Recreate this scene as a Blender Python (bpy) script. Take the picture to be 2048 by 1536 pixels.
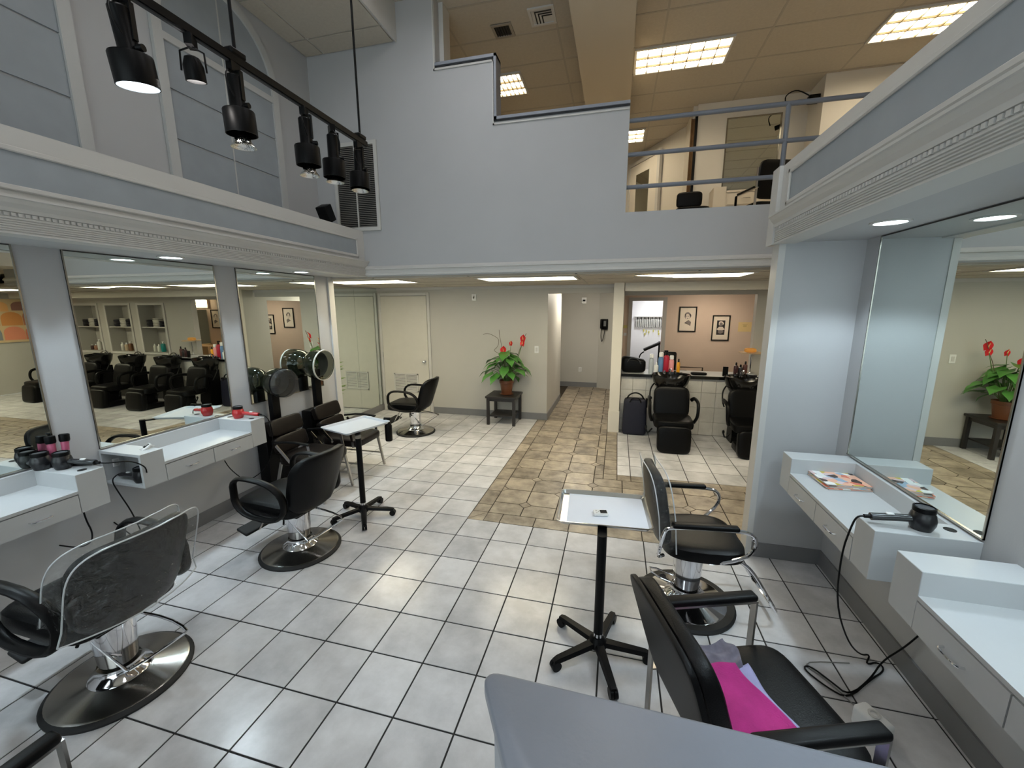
import bpy, bmesh, math, random
from mathutils import Vector, Matrix
random.seed(7)
for o in list(bpy.data.objects): bpy.data.objects.remove(o, do_unlink=True)
SC = bpy.context.scene
COL = SC.collection
PI = math.pi
def lin(c): return c/12.92 if c <= 0.04045 else ((c+0.055)/1.055)**2.4
def rgb(r, g, b): return (lin(r/255), lin(g/255), lin(b/255), 1.0)

# ---------------------------------------------------------------- camera
cam_d = bpy.data.cameras.new('camera'); cam = bpy.data.objects.new('camera', cam_d); COL.objects.link(cam)
yaw, pitch, roll, FPX = 0.250347, 0.185410, -0.002992, 812.859
fw = Vector((-math.sin(yaw)*math.cos(pitch), math.cos(yaw)*math.cos(pitch), -math.sin(pitch)))
rt = Vector((math.cos(yaw), math.sin(yaw), 0)); up = rt.cross(fw)
r2 = rt*math.cos(roll)+up*math.sin(roll); u2 = up*math.cos(roll)-rt*math.sin(roll)
M = Matrix((r2, u2, -fw)).transposed().to_4x4(); M.translation = Vector((1.85457, -1.39014, 1.87826))
cam.matrix_world = M
cam_d.sensor_width = 36; cam_d.lens = FPX/2048*36; cam_d.clip_start = 0.02; cam_d.clip_end = 100
SC.camera = cam

# ---------------------------------------------------------------- world, exposure
W = bpy.data.worlds.new('sky'); SC.world = W; W.use_nodes = True
bg = W.node_tree.nodes['Background']; bg.inputs[0].default_value = (0.88, 0.94, 1.0, 1); bg.inputs[1].default_value = 1.9
SC.view_settings.view_transform = 'Standard'; SC.view_settings.look = 'None'
SC.view_settings.exposure = 0.7; SC.view_settings.gamma = 1.0; SC.view_settings.use_curve_mapping = False
pl = bpy.data.lights.new('daylight_portal', 'AREA'); pl.shape = 'RECTANGLE'; pl.size = 4.6; pl.size_y = 3.6; pl.cycles.is_portal = True
po = bpy.data.objects.new('daylight_portal', pl); COL.objects.link(po); po.location = (0.85, -4.62, 2.3); po.rotation_euler = (PI/2, 0, PI)
E_UP, E_LOW, E_DOWN, E_HALL = 15.5, 9.8, 8.0, 7.0     # radiance of upstairs fluorescents, lower fluorescents, soffit downlights, added hall lights

# ---------------------------------------------------------------- materials
MATS = {}
def mat(name, col, rough=0.6, metal=0.0, var=0.0, scale=8.0, bump=0.0, bscale=60.0, coat=0.0, aniso=0.0, spec=0.5, emit=None, es=0.0, alpha=1.0):
    if name in MATS: return MATS[name]
    m = bpy.data.materials.new(name); m.use_nodes = True; nt = m.node_tree; b = nt.nodes['Principled BSDF']
    b.inputs['Base Color'].default_value = col; b.inputs['Roughness'].default_value = rough; b.inputs['Metallic'].default_value = metal
    b.inputs['Coat Weight'].default_value = coat; b.inputs['Specular IOR Level'].default_value = spec
    b.inputs['Alpha'].default_value = alpha
    if aniso: b.inputs['Anisotropic'].default_value = aniso
    if emit: b.inputs['Emission Color'].default_value = emit; b.inputs['Emission Strength'].default_value = es
    tc = nt.nodes.new('ShaderNodeTexCoord')
    if var:
        n = nt.nodes.new('ShaderNodeTexNoise'); n.inputs['Scale'].default_value = scale; n.inputs['Detail'].default_value = 5
        nt.links.new(tc.outputs['Object'], n.inputs['Vector'])
        rm = nt.nodes.new('ShaderNodeMapRange'); rm.inputs[1].default_value = 0.3; rm.inputs[2].default_value = 0.7
        rm.inputs[3].default_value = 1-var; rm.inputs[4].default_value = 1+var
        nt.links.new(n.outputs['Fac'], rm.inputs[0])
        mx = nt.nodes.new('ShaderNodeVectorMath'); mx.operation = 'SCALE'; mx.inputs[0].default_value = col[:3]
        nt.links.new(rm.outputs[0], mx.inputs['Scale']); nt.links.new(mx.outputs[0], b.inputs['Base Color'])
    if bump:
        n2 = nt.nodes.new('ShaderNodeTexNoise'); n2.inputs['Scale'].default_value = bscale; n2.inputs['Detail'].default_value = 3
        nt.links.new(tc.outputs['Object'], n2.inputs['Vector'])
        bp = nt.nodes.new('ShaderNodeBump'); bp.inputs['Strength'].default_value = bump; bp.inputs['Distance'].default_value = 0.01
        nt.links.new(n2.outputs['Fac'], bp.inputs['Height']); nt.links.new(bp.outputs[0], b.inputs['Normal'])
    MATS[name] = m; return m
def tile_mat(name, c1, c2, rough, scale, bump=0.1):
    m = bpy.data.materials.new(name); m.use_nodes = True; nt = m.node_tree; b = nt.nodes['Principled BSDF']
    ge = nt.nodes.new('ShaderNodeNewGeometry'); oi = nt.nodes.new('ShaderNodeObjectInfo')
    n = nt.nodes.new('ShaderNodeTexNoise'); n.inputs['Scale'].default_value = scale; n.inputs['Detail'].default_value = 6; n.inputs['Roughness'].default_value = 0.62
    nt.links.new(ge.outputs['Position'], n.inputs['Vector'])
    ad = nt.nodes.new('ShaderNodeMath'); ad.operation = 'MULTIPLY_ADD'; ad.inputs[1].default_value = 0.22
    nt.links.new(oi.outputs['Random'], ad.inputs[0]); nt.links.new(n.outputs['Fac'], ad.inputs[2])
    cr = nt.nodes.new('ShaderNodeValToRGB'); cr.color_ramp.elements[0].position = 0.38; cr.color_ramp.elements[0].color = c1
    cr.color_ramp.elements[1].position = 0.82; cr.color_ramp.elements[1].color = c2
    nt.links.new(ad.outputs[0], cr.inputs[0]); nt.links.new(cr.outputs[0], b.inputs['Base Color'])
    b.inputs['Roughness'].default_value = rough; b.inputs['Specular IOR Level'].default_value = 0.5
    n2 = nt.nodes.new('ShaderNodeTexNoise'); n2.inputs['Scale'].default_value = 35; nt.links.new(ge.outputs['Position'], n2.inputs['Vector'])
    bp = nt.nodes.new('ShaderNodeBump'); bp.inputs['Strength'].default_value = bump; bp.inputs['Distance'].default_value = 0.004
    nt.links.new(n2.outputs['Fac'], bp.inputs['Height']); nt.links.new(bp.outputs[0], b.inputs['Normal'])
    MATS[name] = m; return m
def glow(name, col, s):
    m = bpy.data.materials.new(name); m.use_nodes = True; nt = m.node_tree; nt.nodes.clear()
    e = nt.nodes.new('ShaderNodeEmission'); e.inputs[0].default_value = col; e.inputs[1].default_value = s
    o = nt.nodes.new('ShaderNodeOutputMaterial'); nt.links.new(e.outputs[0], o.inputs[0]); MATS[name] = m; return m
def film(name, tint, gl, rough=0.12, alpha=0.5, bump=0.0, body=(0.02, 0.02, 0.02, 1)):
    """thin see-through sheet: transparent + surface gloss (+ a little body colour)"""
    m = bpy.data.materials.new(name); m.use_nodes = True; nt = m.node_tree; nt.nodes.clear()
    t = nt.nodes.new('ShaderNodeBsdfTransparent'); t.inputs[0].default_value = tint
    p = nt.nodes.new('ShaderNodeBsdfPrincipled'); p.inputs['Base Color'].default_value = body; p.inputs['Roughness'].default_value = rough
    p.inputs['Specular IOR Level'].default_value = gl
    mx = nt.nodes.new('ShaderNodeMixShader'); mx.inputs[0].default_value = alpha
    nt.links.new(t.outputs[0], mx.inputs[1]); nt.links.new(p.outputs[0], mx.inputs[2])
    if bump:
        tc = nt.nodes.new('ShaderNodeTexCoord'); n = nt.nodes.new('ShaderNodeTexNoise'); n.inputs['Scale'].default_value = 20; n.inputs['Detail'].default_value = 6
        nt.links.new(tc.outputs['Object'], n.inputs['Vector'])
        bp = nt.nodes.new('ShaderNodeBump'); bp.inputs['Strength'].default_value = bump; bp.inputs['Distance'].default_value = 0.03
        nt.links.new(n.outputs['Fac'], bp.inputs['Height']); nt.links.new(bp.outputs[0], p.inputs['Normal'])
    o = nt.nodes.new('ShaderNodeOutputMaterial'); nt.links.new(mx.outputs[0], o.inputs[0]); MATS[name] = m; return m
def clear_film(name, tint, g, rough):
    m = bpy.data.materials.new(name); m.use_nodes = True; nt = m.node_tree; nt.nodes.clear()
    t = nt.nodes.new('ShaderNodeBsdfTransparent'); t.inputs[0].default_value = tint
    p = nt.nodes.new('ShaderNodeBsdfGlossy'); p.inputs['Color'].default_value = (g, g, g, 1); p.inputs['Roughness'].default_value = rough
    tc = nt.nodes.new('ShaderNodeTexCoord'); n = nt.nodes.new('ShaderNodeTexNoise'); n.inputs['Scale'].default_value = 17; n.inputs['Detail'].default_value = 5; n.inputs['Distortion'].default_value = 1.2
    nt.links.new(tc.outputs['Object'], n.inputs['Vector'])
    bp = nt.nodes.new('ShaderNodeBump'); bp.inputs['Strength'].default_value = 1.0; bp.inputs['Distance'].default_value = 0.05
    nt.links.new(n.outputs['Fac'], bp.inputs['Height']); nt.links.new(bp.outputs[0], p.inputs['Normal'])
    a = nt.nodes.new('ShaderNodeAddShader'); nt.links.new(t.outputs[0], a.inputs[0]); nt.links.new(p.outputs[0], a.inputs[1])
    o = nt.nodes.new('ShaderNodeOutputMaterial'); nt.links.new(a.outputs[0], o.inputs[0]); MATS[name] = m; return m
WALL = mat('wall_paint_grey', rgb(178, 178, 179), 0.55, var=0.02, scale=2, bump=0.03, bscale=120)
WALLW = mat('wall_paint_warm_grey', rgb(182, 179, 172), 0.6, var=0.02, scale=2, bump=0.03, bscale=120)
TRIM = mat('trim_paint_white', rgb(196, 194, 190), 0.45, var=0.015, scale=3)
BASEG = mat('baseboard_grey', rgb(118, 118, 120), 0.5, var=0.03)
BLUE = mat('panel_blue_grey', rgb(150, 156, 161), 0.6, var=0.05, scale=5)
LAM = mat('white_laminate', rgb(184, 186, 187), 0.35, var=0.01)
LAMD = mat('laminate_seam', rgb(60, 60, 62), 0.7)
CEILT = mat('ceiling_tile_fibre', rgb(184, 176, 162), 0.9, var=0.04, scale=30, bump=0.25, bscale=160)
TBAR = mat('ceiling_tbar', rgb(168, 160, 148), 0.6)
BLK = mat('black_plastic', rgb(8, 8, 9), 0.42, bump=0.05, bscale=200, spec=0.16)
BLKM = mat('black_metal', rgb(6, 6, 7), 0.42, spec=0.16)
VINYL = mat('black_vinyl', rgb(7, 7, 8), 0.38, spec=0.17, var=0.1, scale=6, bump=0.12, bscale=220)
VINYLB = mat('dark_brown_vinyl', rgb(20, 15, 13), 0.36, spec=0.22, var=0.1, scale=6, bump=0.12, bscale=220)
CHROME = mat('chrome', rgb(225, 225, 228), 0.08, 1.0)
STEEL = mat('brushed_steel', rgb(176, 172, 165), 0.21, 1.0)
ALU = mat('satin_aluminium', rgb(190, 188, 184), 0.3, 1.0)
RUBBER = mat('black_rubber', rgb(13, 13, 13), 0.65)
MIRROR = mat('mirror_silver', (0.80, 0.86, 0.83, 1), 0.0, 1.0)
GROUT = mat('dark_grout', rgb(34, 33, 33), 0.9)
GROUTB = mat('brown_grout', rgb(52, 43, 33), 0.9)
TILE = tile_mat('light_floor_tile', rgb(174, 173, 174), rgb(211, 210, 211), 0.24, 4.0)
STONE = tile_mat('brown_stone_tile', rgb(98, 89, 78), rgb(174, 161, 142), 0.36, 7.0, 0.3)
WTILE = tile_mat('white_wall_tile', rgb(196, 192, 184), rgb(214, 210, 202), 0.3, 7.0)
DESKG = mat('reception_grey_paint', rgb(128, 133, 144), 0.33, var=0.06, scale=4, bump=0.08, bscale=60)
RAILG = mat('rail_grey_paint', rgb(112, 118, 130), 0.4)
GL_UP = glow('fluorescent_upstairs', (1.0, 0.86, 0.62, 1), E_UP)
GL_LOW = glow('fluorescent_lens_low', (1.0, 0.90, 0.66, 1), E_LOW)
GL_HALL = glow('hall_fill_glow', (0.98, 0.98, 1.0, 1), E_HALL)  # glow of the unseen fixtures added over the hall
GL_DN = glow('downlight_lamp', (0.80, 0.93, 1.0, 1), E_DOWN)

# ---------------------------------------------------------------- mesh builder
class MB:
    def __init__(s, M=None): s.v = []; s.f = []; s.M = M
    def add(s, vs, fs):
        k = len(s.v); s.v += [tuple(s.M @ Vector(p)) if s.M else tuple(p) for p in vs]; s.f += [tuple(i+k for i in f) for f in fs]; return s
    def box(s, x0, y0, z0, x1, y1, z1):
        vs = [(x0,y0,z0),(x1,y0,z0),(x1,y1,z0),(x0,y1,z0),(x0,y0,z1),(x1,y0,z1),(x1,y1,z1),(x0,y1,z1)]
        return s.add(vs, [(0,3,2,1),(4,5,6,7),(0,1,5,4),(1,2,6,5),(2,3,7,6),(3,0,4,7)])
    def rbox(s, x0, y0, z0, x1, y1, z1, r=0.005, seg=2):
        bm = bmesh.new(); bmesh.ops.create_cube(bm, size=1)
        bmesh.ops.scale(bm, vec=(x1-x0, y1-y0, z1-z0), verts=bm.verts); bmesh.ops.translate(bm, vec=((x0+x1)/2, (y0+y1)/2, (z0+z1)/2), verts=bm.verts)
        bmesh.ops.bevel(bm, geom=bm.edges[:]+bm.verts[:], offset=r, segments=seg, affect='EDGES', profile=0.5)
        bm.verts.index_update(); s.add([v.co[:] for v in bm.verts], [[v.index for v in f.verts] for f in bm.faces]); bm.free(); return s
    def bar(s, p0, p1, w, h, upv=(0,0,1)):
        p0, p1 = Vector(p0), Vector(p1); d = (p1-p0).normalized(); u = Vector(upv)
        if abs(d.dot(u)) > 0.98: u = Vector((1,0,0))
        r = d.cross(u).normalized(); u = r.cross(d)
        vs = [p+r*a*w/2+u*b*h/2 for p in (p0,p1) for a,b in ((-1,-1),(1,-1),(1,1),(-1,1))]
        return s.add(vs, [(0,3,2,1),(4,5,6,7),(0,1,5,4),(1,2,6,5),(2,3,7,6),(3,0,4,7)])
    def cyl(s, p0, p1, r, n=16, r1=None):
        p0, p1 = Vector(p0), Vector(p1); d = (p1-p0).normalized(); u = Vector((0,0,1)) if abs(d.z) < 0.9 else Vector((1,0,0))
        a = d.cross(u).normalized(); b = a.cross(d); r1 = r if r1 is None else r1
        vs = [p+(a*math.cos(2*PI*i/n)+b*math.sin(2*PI*i/n))*q for p,q in ((p0,r),(p1,r1)) for i in range(n)]
        fs = [(i,(i+1)%n,n+(i+1)%n,n+i) for i in range(n)]+[tuple(range(n-1,-1,-1)), tuple(range(n,2*n))]
        return s.add(vs, fs)
    def tube(s, pts, r, n=8, closed=False, ry=None, smooth=0, up0=None):
        P = [Vector(p) for p in pts]
        for _ in range(smooth):
            Q = []; m = len(P)
            for i in range(m if closed else m-1):
                a, b = P[i], P[(i+1)%m]; Q += [a*0.75+b*0.25, a*0.25+b*0.75]
            if not closed: Q = [P[0]]+Q[1:-1]+[P[-1]]
            P = Q
        m = len(P); rings = []; ry = r if ry is None else ry
        T = [((P[(i+1)%m]-P[i-1]) if closed else (P[min(i+1,m-1)]-P[max(i-1,0)])).normalized() for i in range(m)]
        u = Vector(up0) if up0 else (Vector((0,0,1)) if abs(T[0].z) < 0.9 else Vector((1,0,0)))
        for i in range(m):
            t = T[i]
            if up0: u = Vector(up0)
            a = t.cross(u)
            if a.length < 1e-5: a = t.cross(Vector((0.3,0.8,0.5)))
            a.normalize(); u = a.cross(t).normalized()
            rings.append([P[i]+a*math.cos(2*PI*k/n)*r+u*math.sin(2*PI*k/n)*ry for k in range(n)])
        vs = [v for R in rings for v in R]; fs = []
        for i in range(m if closed else m-1):
            j = (i+1) % m
            for k in range(n): fs.append((i*n+k, i*n+(k+1)%n, j*n+(k+1)%n, j*n+k))
        if not closed: fs += [tuple(range(n-1,-1,-1)), tuple((m-1)*n+k for k in range(n))]
        return s.add(vs, fs)
    def lathe(s, prof, n=32, c=(0,0,0), axis=(0,0,1), caps=True):
        c = Vector(c); q = Vector((0,0,1)).rotation_difference(Vector(axis).normalized())
        vs = [c+q@Vector((r*math.cos(2*PI*i/n), r*math.sin(2*PI*i/n), z)) for r,z in prof for i in range(n)]
        fs = [(j*n+i, j*n+(i+1)%n, (j+1)*n+(i+1)%n, (j+1)*n+i) for j in range(len(prof)-1) for i in range(n)]
        if caps: fs += [tuple(range(n-1,-1,-1)), tuple((len(prof)-1)*n+i for i in range(n))]
        return s.add(vs, fs)
    def prism(s, poly, a0, a1, ax='y'):
        def mk(p, a): return {'x': (a, p[0], p[1]), 'y': (p[0], a, p[1]), 'z': (p[0], p[1], a)}[ax]
        n = len(poly); vs = [mk(p, a) for a in (a0, a1) for p in poly]
        return s.add(vs, [tuple(range(n)), tuple(range(2*n-1, n-1, -1))]+[(i, n+i, n+(i+1)%n, (i+1)%n) for i in range(n)])
    def sq(s, c, size, ev=0.35, eh=0.35, nu=24, nv=12, fn=None):
        """rounded cushion (superellipsoid)"""
        g = lambda t, e: math.copysign(abs(t)**e, t)
        vs = []
        for j in range(nv+1):
            ph = -PI/2+PI*j/nv
            for i in range(nu):
                th = 2*PI*i/nu
                p = Vector((size[0]/2*g(math.cos(ph),ev)*g(math.cos(th),eh), size[1]/2*g(math.cos(ph),ev)*g(math.sin(th),eh), size[2]/2*g(math.sin(ph),ev)))
                if fn: p = Vector(fn(p))
                vs.append(p+Vector(c))
        fs = [(j*nu+i, j*nu+(i+1)%nu, (j+1)*nu+(i+1)%nu, (j+1)*nu+i) for j in range(nv) for i in range(nu)]
        return s.add(vs, fs)
    def grid(s, fn, nu, nv):
        vs = [fn(i/nu, j/nv) for j in range(nv+1) for i in range(nu+1)]
        return s.add(vs, [(j*(nu+1)+i, j*(nu+1)+i+1, (j+1)*(nu+1)+i+1, (j+1)*(nu+1)+i) for j in range(nv) for i in range(nu)])
    def mesh(s, name, m, smooth=0.6):
        me = bpy.data.meshes.new(name); me.from_pydata([tuple(v) for v in s.v], [], s.f)
        bm = bmesh.new(); bm.from_mesh(me); bmesh.ops.remove_doubles(bm, verts=bm.verts, dist=1e-5)
        bmesh.ops.recalc_face_normals(bm, faces=bm.faces); bm.to_mesh(me); bm.free()
        if m: me.materials.append(m)
        if smooth:
            me.shade_smooth(); me.set_sharp_from_angle(angle=smooth)
        return me
    def build(s, name, m, parent=None, smooth=0.6, loc=None):
        return link(name, s.mesh(name, m, smooth), parent, loc)
def link(name, me, parent=None, loc=None):
    o = bpy.data.objects.new(name, me); COL.objects.link(o)
    if parent: o.parent = parent
    if loc: o.location = loc
    return o
def tag(o, label=None, cat=None, group=None, kind=None):
    if label: o['label'] = label
    if cat: o['category'] = cat
    if group: o['group'] = group
    if kind: o['kind'] = kind
    return o
def thing(name, label, cat, loc=(0,0,0), rz=0.0, group=None):
    o = bpy.data.objects.new(name, None); COL.objects.link(o); o.location = loc; o.rotation_euler = (0,0,rz); o.empty_display_size = 0.1
    return tag(o, label, cat, group)
def dup(root, loc, rz, label, group=None):
    def cp(o, par):
        c = o.copy(); COL.objects.link(c)
        if par: c.parent = par
        for ch in list(o.children): cp(ch, c)
        return c
    kids = list(root.children)
    r = root.copy(); COL.objects.link(r); r.location = loc; r.rotation_euler = (0,0,rz); r['label'] = label
    if group: r['group'] = group
    for ch in kids: cp(ch, r)
    return r
def struct(name, mb, m, label, smooth=0):
    return tag(mb.build(name, m, None, smooth), label, None, None, 'structure')
def sroot(name, label, loc=(0,0,0)):
    o = bpy.data.objects.new(name, None); COL.objects.link(o); o.location = loc; return tag(o, label, None, None, 'structure')
# ================================================================ STRUCTURE
TS = 0.305
# ---- floor: grout bed, single tiles on top
floor = struct('floor', MB().box(-2.42, -4.5, -0.06, 8.1, 9.2, -0.0035), GROUT, 'salon floor of pale square tiles with a brown stone path')
def clip_poly(poly, x0, x1, y0, y1):
    for ax, v, sg in ((0, x0, 1), (0, x1, -1), (1, y0, 1), (1, y1, -1)):
        out = []
        for i in range(len(poly)):
            a, b = poly[i-1], poly[i]; ia = (a[ax]-v)*sg >= -1e-9; ib = (b[ax]-v)*sg >= -1e-9
            if ia != ib:
                t = (v-a[ax])/(b[ax]-a[ax]); out.append((a[0]+t*(b[0]-a[0]), a[1]+t*(b[1]-a[1])))
            if ib: out.append(b)
        poly = out
        if not poly: return []
    return poly
def inset(poly, g):
    n = len(poly); res = []
    area = sum(poly[i-1][0]*poly[i][1]-poly[i][0]*poly[i-1][1] for i in range(n))
    if area < 0: poly = poly[::-1]
    q = [poly[0]]
    for p in poly[1:]:
        if math.hypot(p[0]-q[-1][0], p[1]-q[-1][1]) > 1e-4: q.append(p)
    if math.hypot(q[0][0]-q[-1][0], q[0][1]-q[-1][1]) < 1e-4: q.pop()
    n = len(q)
    if n < 3: return None
    for i in range(n):
        a, b, c = Vector(q[i-1]), Vector(q[i]), Vector(q[(i+1) % n])
        d1, d2 = (b-a).normalized(), (c-b).normalized(); n1, n2 = Vector((-d1.y, d1.x)), Vector((-d2.y, d2.x))
        k = 1+n1.dot(n2)
        if k < 0.1: return None
        res.append(b+(n1+n2)*(g/k))
    A = sum(res[i-1].x*res[i].y-res[i].x*res[i-1].y for i in range(n))/2
    return res if A > 4e-4 else None
TZ = 0.0
MB().box(0.612, 1.80, -0.0034, 8.1, 3.145, -0.0030).box(0.612, 3.145, -0.0034, 1.935, 8.35, -0.0030).build('path_grout', GROUTB, floor, 0)
_tc = {}
def put_tile(name, poly, m, join, gap=0.0046, jit=0.0006):
    p = inset(poly, gap)
    if not p: return
    if join is not None:
        join.prism([tuple(v) for v in p], -0.006, TZ, 'z'); return
    cx = sum(v.x for v in p)/len(p); cy = sum(v.y for v in p)/len(p)
    key = (name,)+tuple((round(v.x-cx, 3), round(v.y-cy, 3)) for v in p)
    if key not in _tc: _tc[key] = MB().prism([(v.x-cx, v.y-cy) for v in p], -0.006, TZ, 'z').mesh(name, m, 0)
    o = link(name, _tc[key], floor, (cx, cy, -random.random()*jit))
tfield = MB(); sfield = MB()
def light_zone(x0, x1, y0, y1, ox, oy, far):
    i0 = math.floor((x0-ox)/TS); j0 = math.floor((y0-oy)/TS); i = i0
    while ox+i*TS < x1-1e-6:
        j = j0
        while oy+j*TS < y1-1e-6:
            a, b = ox+i*TS, oy+j*TS; pl_ = clip_poly([(a,b),(a+TS,b),(a+TS,b+TS),(a,b+TS)], x0, x1, y0, y1)
            if pl_: put_tile('floor_tile', pl_, TILE, tfield if far(a, b) else None)
            j += 1
        i += 1
light_zone(-1.615, 0.615, -4.5, 5.228, 0.005, 0.0, lambda a, b: b < -0.95)
light_zone(-2.32, -1.615, 3.1, 5.228, 0.005, 0.0, lambda a, b: False)
light_zone(0.615, 3.38, -4.5, 1.805, 0.005, 0.0, lambda a, b: b < -0.95)
light_zone(1.93, 8.1, 3.14, 4.96, 2.078, 3.14, lambda a, b: a > 3.9)
# brown path: clipped squares with small diamonds, border strips
def vtx(i, k): return (0.764+TS*i, 2.18+TS*k)
DD = 0.06
for i in range(0, 24):
    for k in range(-1, 21):
        x, y = vtx(i, k)
        c = [(i,k),(i+1,k),(i+1,k+1),(i,k+1)]; poly = []
        for q in range(4):
            P, A, B = Vector(vtx(*c[q])), Vector(vtx(*c[q-1])), Vector(vtx(*c[(q+1)%4]))
            if sum(c[q]) % 2: poly += [tuple(P+(A-P).normalized()*DD), tuple(P+(B-P).normalized()*DD)]
            else: poly.append(tuple(P))
        jn = sfield if (x > 3.9) else None
        if i <= 2:
            r = clip_poly(poly, 0.764, 1.78, 1.96, 8.35)
            if r: put_tile('stone_tile', r, STONE, jn, 0.0055)
        else:
            if y < 2.99:
                r = clip_poly(poly, 0.764, 8.1, 1.96, 2.99)
                if r: put_tile('stone_tile', r, STONE, jn, 0.0055)
            if i == 3 and y+TS > 2.99:
                r = clip_poly(poly, 0.764, 1.78, 2.99, 8.35)
                if r: put_tile('stone_tile', r, STONE, jn, 0.0055)
for i in range(0, 25):
    for k in range(-1, 21):
        if (i+k) % 2:
            x, y = vtx(i, k); d = [(x-DD,y),(x,y-DD),(x+DD,y),(x,y+DD)]
            if i <= 3: r = clip_poly(d, 0.764, 1.78 if y > 2.99 else 8.1, 1.96, 8.35)
            else: r = clip_poly(d, 0.764, 8.1, 1.96, 2.99)
            if r: put_tile('stone_diamond', r, STONE, sfield if x > 3.9 else None, 0.003)
def strip(x0, x1, y0, y1, along, off):
    t = (y0 if along == 'y' else x0); end = (y1 if along == 'y' else x1); cuts = [t]; q = t+off
    while q < end-0.02: cuts.append(q); q += TS
    cuts.append(end)
    for a, b in zip(cuts[:-1], cuts[1:]):
        r = [(x0,a),(x1,a),(x1,b),(x0,b)] if along == 'y' else [(a,y0),(b,y0),(b,y1),(a,y1)]
        put_tile('border_tile', r, STONE, sfield if (along == 'x' and a > 3.9) else None, 0.0045)
strip(0.615, 0.764, 1.96, 5.228, 'y', 0.15); strip(0.764, 8.1, 1.805, 1.96, 'x', 0.15)
strip(1.78, 1.93, 3.14, 4.80, 'y', 0.15); strip(1.93, 8.1, 2.99, 3.14, 'x', 0.15)
put_tile('border_tile', [(0.615,1.805),(0.764,1.96),(0.615,1.96)], STONE, None, 0.002); put_tile('border_tile', [(0.615,1.805),(0.764,1.805),(0.764,1.96)], STONE, None, 0.002)
put_tile('border_tile', [(1.78,2.99),(1.93,2.99),(1.93,3.14),(1.78,3.14)], STONE, None, 0.004)
tag(tfield.build('floor_tile_field', TILE, floor, 0), kind='stuff'); tag(sfield.build('stone_tile_field', STONE, floor, 0), kind='stuff')

# ---- lower walls
HS = 2.255; HR = 2.30; XL = -1.615; XR = 3.385; YU = 3.08; YB = 5.228; ZC = 5.03; ZM = 2.75
struct('wall_left', MB().box(-1.75, -4.5, 0, XL, 3.1, 2.6).box(-2.42, 3.02, 0, -1.75, 3.095, 2.6), WALL, 'grey painted mirror wall of the left styling stations')
struct('wall_left_alcove', MB().box(-2.42, 3.1, 0, -2.33, 5.33, 2.5), WALLW, 'side wall of the alcove behind the dryer chairs')
struct('wall_back', MB().box(-2.42, YB, 0, 0.765, YB+0.1, 2.4).box(0.765, YB, 2.10, 1.80, YB+0.1, 2.4), WALLW, 'back wall with the closet door and potted plant')
struct('wall_hall', MB().box(0.665, YB+0.1, 0, 0.765, 6.9, 2.4).box(0.1, 6.8, 0, 0.68, 6.9, 2.4).box(0.1, 6.9, 0, 0.2, 8.45, 2.4).box(0.1, 8.35, 0, 1.45, 8.45, 2.4).prism([(1.45,8.35),(1.87,8.12),(1.87,8.3),(1.45,8.45)], 0, 2.4, 'z').box(1.85, 4.96, 0, 1.95, 5.55, 2.4).box(1.85, 6.58, 0, 1.95, 8.3, 2.4).box(1.85, 5.55, 2.04, 1.95, 6.58, 2.4), WALLW, 'walls of the corridor leading to the back rooms')
struct('wall_right', MB().box(XR, -4.5, 0, 3.50, 1.92, 2.5), WALL, 'grey painted mirror wall of the right styling stations')
pt = struct('wall_partition', MB().box(2.893, 1.81, 0, XR, 1.92, 2.5), WALL, 'grey end partition beside the magazine counter')
MB().box(2.885, 1.803, 0, 2.925, 1.927, 2.29).build('corner_board', TRIM, pt, 0)
struct('wall_wash_front', MB().box(3.50, 1.82, 0, 8.1, 1.92, 2.5), WALLW, 'hidden front wall of the shampoo area')
struct('wall_wash_right', MB().box(8.1, 1.82, 0, 8.2, 9.2, 2.5), WALLW, 'far side wall of the shampoo area')
# wall with towel niches (right of the opening to the colour room)
YN = 5.58; NZ0, NZ1 = 0.90, 1.96; NX = [(4.70,5.42),(5.72,6.44),(6.74,7.46)]
wn = MB(); xs = [3.89]+[v for n_ in NX for v in n_]+[8.1]
for a, b in zip(xs[0::2], xs[1::2]): wn.box(a, YN, 0, b, YN+0.12, 2.4)
for a, b in NX: wn.box(a, YN, 0, b, YN+0.12, NZ0).box(a, YN, NZ1, b, YN+0.12, 2.4).box(a-0.02, YN+0.32, NZ0-0.02, b+0.02, YN+0.34, NZ1+0.02).box(a-0.02, YN+0.12, NZ0-0.02, a, YN+0.32, NZ1+0.02).box(b, YN+0.12, NZ0-0.02, b+0.02, YN+0.32, NZ1+0.02).box(a, YN+0.12, NZ0-0.02, b, YN+0.32, NZ0).box(a, YN+0.12, NZ1, b, YN+0.32, NZ1+0.02)
wn.box(1.95, YN, 2.07, 3.89, YN+0.12, 2.4)
struct('wall_wash_back', wn, WALLW, 'grey wall with white framed towel niches behind the shampoo chairs')
for q, (a, b) in enumerate(NX):
    t_ = sroot('trim_%d' % (20+q), ['niche frame nearest the opening', 'middle niche frame', 'farthest niche frame'][q]+' with one shelf, in the shampoo wall')
    for nm, bx in (('frame_side', (a-0.05, YN-0.02, NZ0-0.05, a, YN, NZ1+0.05)), ('frame_side', (b, YN-0.02, NZ0-0.05, b+0.05, YN, NZ1+0.05)), ('frame_rail', (a, YN-0.02, NZ1, b, YN, NZ1+0.05)), ('frame_rail', (a, YN-0.03, NZ0-0.05, b, YN, NZ0)), ('shelf', (a+0.002, YN, 1.455, b-0.002, YN+0.30, 1.475))):
        MB().box(*bx).build(nm, TRIM, t_, 0)
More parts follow.
